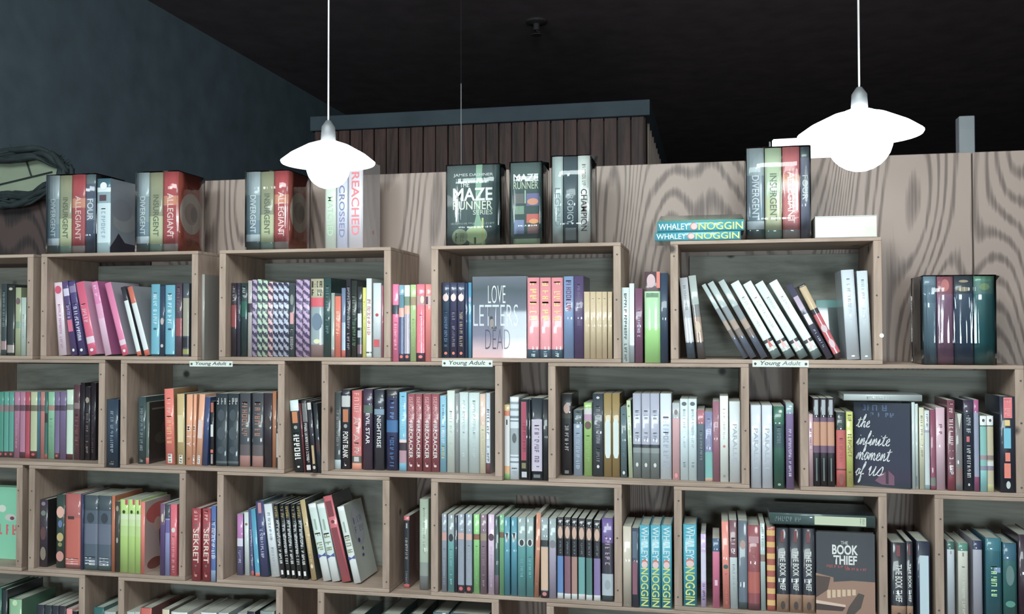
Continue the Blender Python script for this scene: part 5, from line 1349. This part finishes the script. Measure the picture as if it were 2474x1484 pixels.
rust = [('o', .5, .86, .52, (214, 206, 192)), ('o', .5, .5, .28, (188, 166, 152)), ('o', .5, .25, .2, (150, 142, 138), .6), ('k', .16, .21, (200, 170, 140), .4, .66), ('k', .83, .88, (205, 170, 140), .4, .66), ('y', 'flame', ((.3, 1), (.55, .86), (.8, .9), (1, 1)), (214, 120, 66))]
book_set('shrink-wrapped set of four spines, leftmost on the crate tops', [(111, 140, SLATE, dv), (140.3, 170, OLIVE, iv), (170.3, 203, RED4, av), (203.3, 228, BLUE4, fv)], 425, 0.025, 0.14, 1.3, side=(48, 50, 62), grp='wrapped four-volume sets')
book_set('pale blue thick book with grey misty cover, on crate tops', [(231, 264, (176, 202, 208), [('b', 0, .12, (52, 96, 110)), ('b', .12, .18, (190, 212, 214)), ('b', .18, .33, (120, 150, 160)), ('p', .22, .3, (80, 60, 70), .2, .7), ('o', .1, .5, .1, (222, 232, 232)), ('b', .86, 1, (130, 160, 168)), ('g', .4, .8, (130, 160, 175), .3)])], 432, 0.025, 0.145, 1.3, wrap=False, side=(124, 140, 152),
         sidef=[('o', .55, .8, .3, (140, 148, 152)), ('o', .4, .7, .3, (122, 130, 142), .4), ('y', 'knoll', ((0, .92), (.18, .8), (.28, .72), (.5, .84), (1, .86), (1, 1), (0, 1)), (46, 44, 60))])
book_set('wrapped three-volume set with rust side, beside pale blue book', [(327, 358, SLATE, dv), (358.6, 391, OLIVE, iv), (391.6, 428, RED4, av)], 418, 0.025, 0.145, 1.25, side=(206, 92, 68), sidef=rust, grp='wrapped three-volume sets')
book_set('wrapped three-volume set with rust side, under left lamp', [(593, 627, SLATE, dv), (627.6, 660, OLIVE, iv), (660.6, 696, RED4, av)], 416, 0.025, 0.145, 1.2, side=(206, 96, 74), sidef=rust, grp='wrapped three-volume sets')
book_set('tall pastel three-volume set with grey slipcase side', [(784, 811, (194, 214, 198), [('t', 'MATCHED', .42, .86, (160, 200, 165), .5)]), (812, 839, (194, 204, 228), [('t', 'CROSSED', .3, .88, (110, 116, 160), .5)]), (840, 876, (206, 208, 218), [('t', 'REACHED', .16, .86, (226, 100, 112), .52)])], 384, 0.02, 0.14, 1.05, wrap=False, side=(176, 176, 178), sidef=[('o', .8, .1, .05, (205, 120, 125), .6)])
book_set('wrapped white, dark and white three-volume set', [(1335, 1361, (186, 208, 206), [('t', 'LEGEND', .36, .8, (120, 150, 158), .5)]), (1362, 1396, (80, 98, 108), [('t', 'PRODIGY', .4, .78, (165, 182, 186), .45), ('p', .82, .96, (120, 132, 134), .15, .9)]), (1397, 1427, (220, 234, 228), [('g', .1, .34, (165, 150, 140), .3), ('t', 'CHAMPION', .38, .86, (84, 56, 62), .5)])], 379, 0.02, 0.12, 1.0, side=(210, 216, 212), flaps=[(1, 0.02)])
book_set('wrapped set of four spines standing under right lamp', [(1807, 1849, (112, 130, 146), dv), (1851, 1891.5, (176, 200, 164), iv), (1893.5, 1935.5, (192, 98, 102), av), (1937, 1960, (112, 124, 150), fv)], 359, 0.012, 0.14, 1.0, side=(150, 140, 146), grp='wrapped four-volume sets')
book_set('glossy wrapped set of four thick spines, right end of top row', [
    (2232, 2263.5, (104, 138, 156), [('b', .1, .3, (92, 126, 146))]), (2265, 2304.5, (156, 108, 142), [('b', 0, .2, (150, 84, 98)), ('o', .1, .5, .14, (200, 110, 110))]),
    (2306, 2352.5, (70, 94, 122), [('b', 0, .2, (56, 66, 80)), ('o', .15, .7, .05, (160, 150, 120)), ('o', .06, .5, .03, (170, 160, 120))]), (2354, 2405, (48, 130, 136), [('b', 0, .06, (90, 160, 130)), ('b', .06, .2, (88, 138, 132)), ('o', .12, .5, .08, (130, 170, 110))])], 668, 0.012, 0.14, 1.05, zb=Z0 - H + 0.0005, side=(50, 110, 112), flaps=[(1, .012)])
def slipcase(label, xl, xr, top, y0, dp, feats, col, flaps):
    a, b = X(xl, y0), X(xr, y0)
    zb = Z0 + 0.0005
    h = Zt(xl, top, y0) - zb
    e = thing('book_set', label, 'book set', (a, y0, zb))
    o = box('slipcase', 0, b - a, 0, dp, 0, h, paint(col, 1.0), e, 0.0012)
    f = Face((0, 0, 0), (1, 0, 0), (0, 0, 1), b - a, h)
    for ft_ in feats:
        feature(o, f, ft_, 1.0)
    box('page_block', 0.003, b - a - 0.003, dp - 0.001, dp + 0.0005, 0.004, h - 0.004, PAGES, e)
    wrap_shell(e, 0, b - a, dp, h, [(b - a, 0.0, s, 1) for s in flaps])
beam = ('y', 'beam', ((.56, .0), (.68, .0), (.66, .3), (.62, .62), (.70, .8), (.74, 1), (.42, 1), (.5, .8), (.57, .6), (.55, .3)), (132, 182, 150))
slipcase('dark green slipcase facing out with large white title', 1079.5, 1207, 401, 0.02, 0.075, [
    beam, ('o', .87, .42, .22, (186, 214, 150), .56), ('p', .66, 1, (196, 206, 120), .665, .70), ('o', .89, .3, .2, (150, 172, 128), .25), ('k', .84, .95, (110, 130, 96), .17, .33), ('o', .95, .14, .08, (52, 72, 70), .83), ('p', .9, .98, (70, 70, 52), .52, .56),
    ('h', 'JAMES DASHNER', .105, .15, (205, 216, 214), .13, .88), ('h', 'THE', .215, .275, (222, 232, 228), .25, .43), ('h', 'MAZE', .285, .445, (226, 236, 230), .12, .87, 0.02), ('h', 'RUNNER', .45, .555, (214, 226, 206), .12, .87), ('h', 'SERIES', .56, .62, (190, 210, 190), .5, .87), ('k', .715, .74, (150, 175, 165), .08, .9)],
    (48, 76, 78), (0.015,))
pic = lambda t0, t1, u0, u1, c: ('p', t0, t1, c, u0, u1)
slipcase('narrow dark green slipcase with small cover pictures', 1233.5, 1309, 394, 0.02, 0.085, [
    ('h', 'MAZE', .14, .23, (222, 232, 226), .1, .9, 0.02), ('h', 'RUNNER', .235, .325, (190, 206, 176), .1, .9), pic(.38, .5, .12, .44, (110, 112, 108)), pic(.38, .53, .52, .92, (110, 110, 168)), ('o', .48, .36, .08, (222, 150, 110), .72),
    pic(.53, .63, .12, .44, (132, 166, 142)), pic(.63, .74, .52, .92, (216, 96, 84)), ('o', .72, .3, .06, (236, 170, 90), .75), pic(.7, .87, .12, .44, (126, 146, 190)), pic(.76, .87, .55, .9, (150, 110, 104)), ('b', 0, 1, (0, 0, 0)), pic(.93, 1, .1, .95, (160, 196, 150)), pic(.34, .5, .46, .5, (170, 210, 180))],
    (50, 84, 82), (0.02,))

# ------------------------------------------------------------------ shelf tags, sticker, wreath
M_CARD = plain('tag_card', (196, 214, 204), .6, var=.06)
M_INK = paint((70, 74, 74), 1.0, 0.1)
def shelf_tag(label, xl, xr, yt, yb, rot=0.0):
    a, b = at(xl, yb, -0.0012), at(xr, yb, -0.0012)
    h = Zt((xl + xr) / 2, yt, -0.0012) - Zt((xl + xr) / 2, yb, -0.0012)
    e = thing('shelf_tag', label, 'tag', (a.x, -0.0006, Zt((xl + xr) / 2, yb, 0)), (0, rot, 0), 'white shelf tags')
    L = b.x - a.x
    c = box('card', 0, L, -0.0008, 0, 0, h, M_CARD, e)
    f = Face((0, -0.0008, 0), (1, 0, 0), (0, 0, 1), L, h)
    put(c, f, text_mesh('Young Adult', 0.01, 0.2), L / 2, h / 2, L * 0.72, h * 0.8, M_INK, 'tag_lettering')
    for u in (0.05, 0.95):
        bm = bmesh.new()
        bmesh.ops.create_uvsphere(bm, u_segments=10, v_segments=6, radius=0.0032)
        o = link('pin', mesh_of(bm, 'pin', True), e, plain('dark_pin', (84, 70, 72), .35))
        o.location = (L * u, -0.0015, h / 2)
shelf_tag('small white shelf tag below pink paperbacks, leftmost of three', 458, 562, 873, 886)
shelf_tag('small white shelf tag below grey face-out hardcover, middle one', 1068, 1190, 870, 886)
shelf_tag('small white shelf tag below slanting white books, right one', 1818, 1954, 871, 887)
p = at(2130, 811, 0)
o = link('round_sticker', disc_mesh(), None, paint((214, 222, 218), 1.0))
bm = bmesh.new()
lathe_bm(bm, [(0, 0), (0.005, 0), (0.005, 0.0008), (0, 0.0008)], 16)
o.data = mesh_of(bm, 'round_sticker')
o.data.materials.append(None)
o.material_slots[0].link = 'OBJECT'
o.material_slots[0].material = paint((214, 222, 218), 1.0)
o.matrix_world = Matrix.Translation((p.x, -0.0002, p.z)) @ Matrix.Rotation(R(90), 4, 'X')
tag(o, 'tiny round white sticker on post right of slanting white books', 'sticker')

c = at(30, 428, 0.215)
e = thing('twig_wreath', 'dark twig wreath with pale green centre, hung at far left', 'wreath', (c.x, 0.222, c.z), (R(4), R(-4), 0))
M_TWIG = plain('dark_twig', (24, 38, 40), .8, var=.4, scale=20)
rnd = random.Random(4)
for k in range(9):
    bm = bmesh.new()
    ph, am = rnd.uniform(0, 6.28), rnd.uniform(.008, .02)
    pts, rad = [], []
    for i in range(40):
        a = 2 * math.pi * i / 40
        q = 1 + am * 2.2 * math.sin(5 * a + ph)
        ra, rb = 0.190 + 0.018 * math.cos(k * 1.4), 0.074 + 0.016 * math.cos(k * 1.4)
        pts.append((ra * q * math.cos(a), -0.006 + 0.012 * math.sin(3 * a + ph), rb * q * math.sin(a) + 0.006 * math.sin(7 * a + ph)))
        rad.append(0.008 + 0.004 * math.sin(4 * a + ph * 2))
    tube_bm(bm, pts, rad, 6, True)
    link('twig', mesh_of(bm, 'twig', True), e, M_TWIG)
for k in range(14):
    a = rnd.uniform(-.5, .9) if k < 9 else rnd.uniform(0, 6.28)
    bm = bmesh.new()
    x0, z0_ = 0.196 * math.cos(a), 0.080 * math.sin(a)
    tube_bm(bm, [(x0, -0.005, z0_), (x0 * 1.06 + rnd.uniform(-.01, .01), -0.012, z0_ * 1.15 + .004), (x0 * 1.1 + rnd.uniform(-.015, .015), -0.016, z0_ * 1.25 + rnd.uniform(0, .014))], [.003, .002, .001], 5)
    link('twig_tip', mesh_of(bm, 'twig_tip'), e, M_TWIG)
bm = bmesh.new()
lathe_bm(bm, [(0, 0), (0.176, 0), (0.176, 0.004), (0, 0.004)], 40)
o = link('pale_disc', mesh_of(bm, 'pale_disc'), e, plain('pale_green_disc', (116, 132, 108), .7, var=.1))
o.matrix_local = Matrix.Translation((0, 0.012, 0)) @ Matrix.Rotation(R(90), 4, 'X') @ Matrix.Diagonal((1, 0.40, 1, 1))
for p0, p1 in (((-.15, 0, -.026), (.14, 0, .004)), ((.046, 0, .06), (.062, 0, -.003))):
    bm = bmesh.new()
    tube_bm(bm, [p0, p1], 0.0025, 6)
    o = link('spoke', mesh_of(bm, 'spoke'), e, M_TWIG)
    o.location = (0, 0.004, 0)
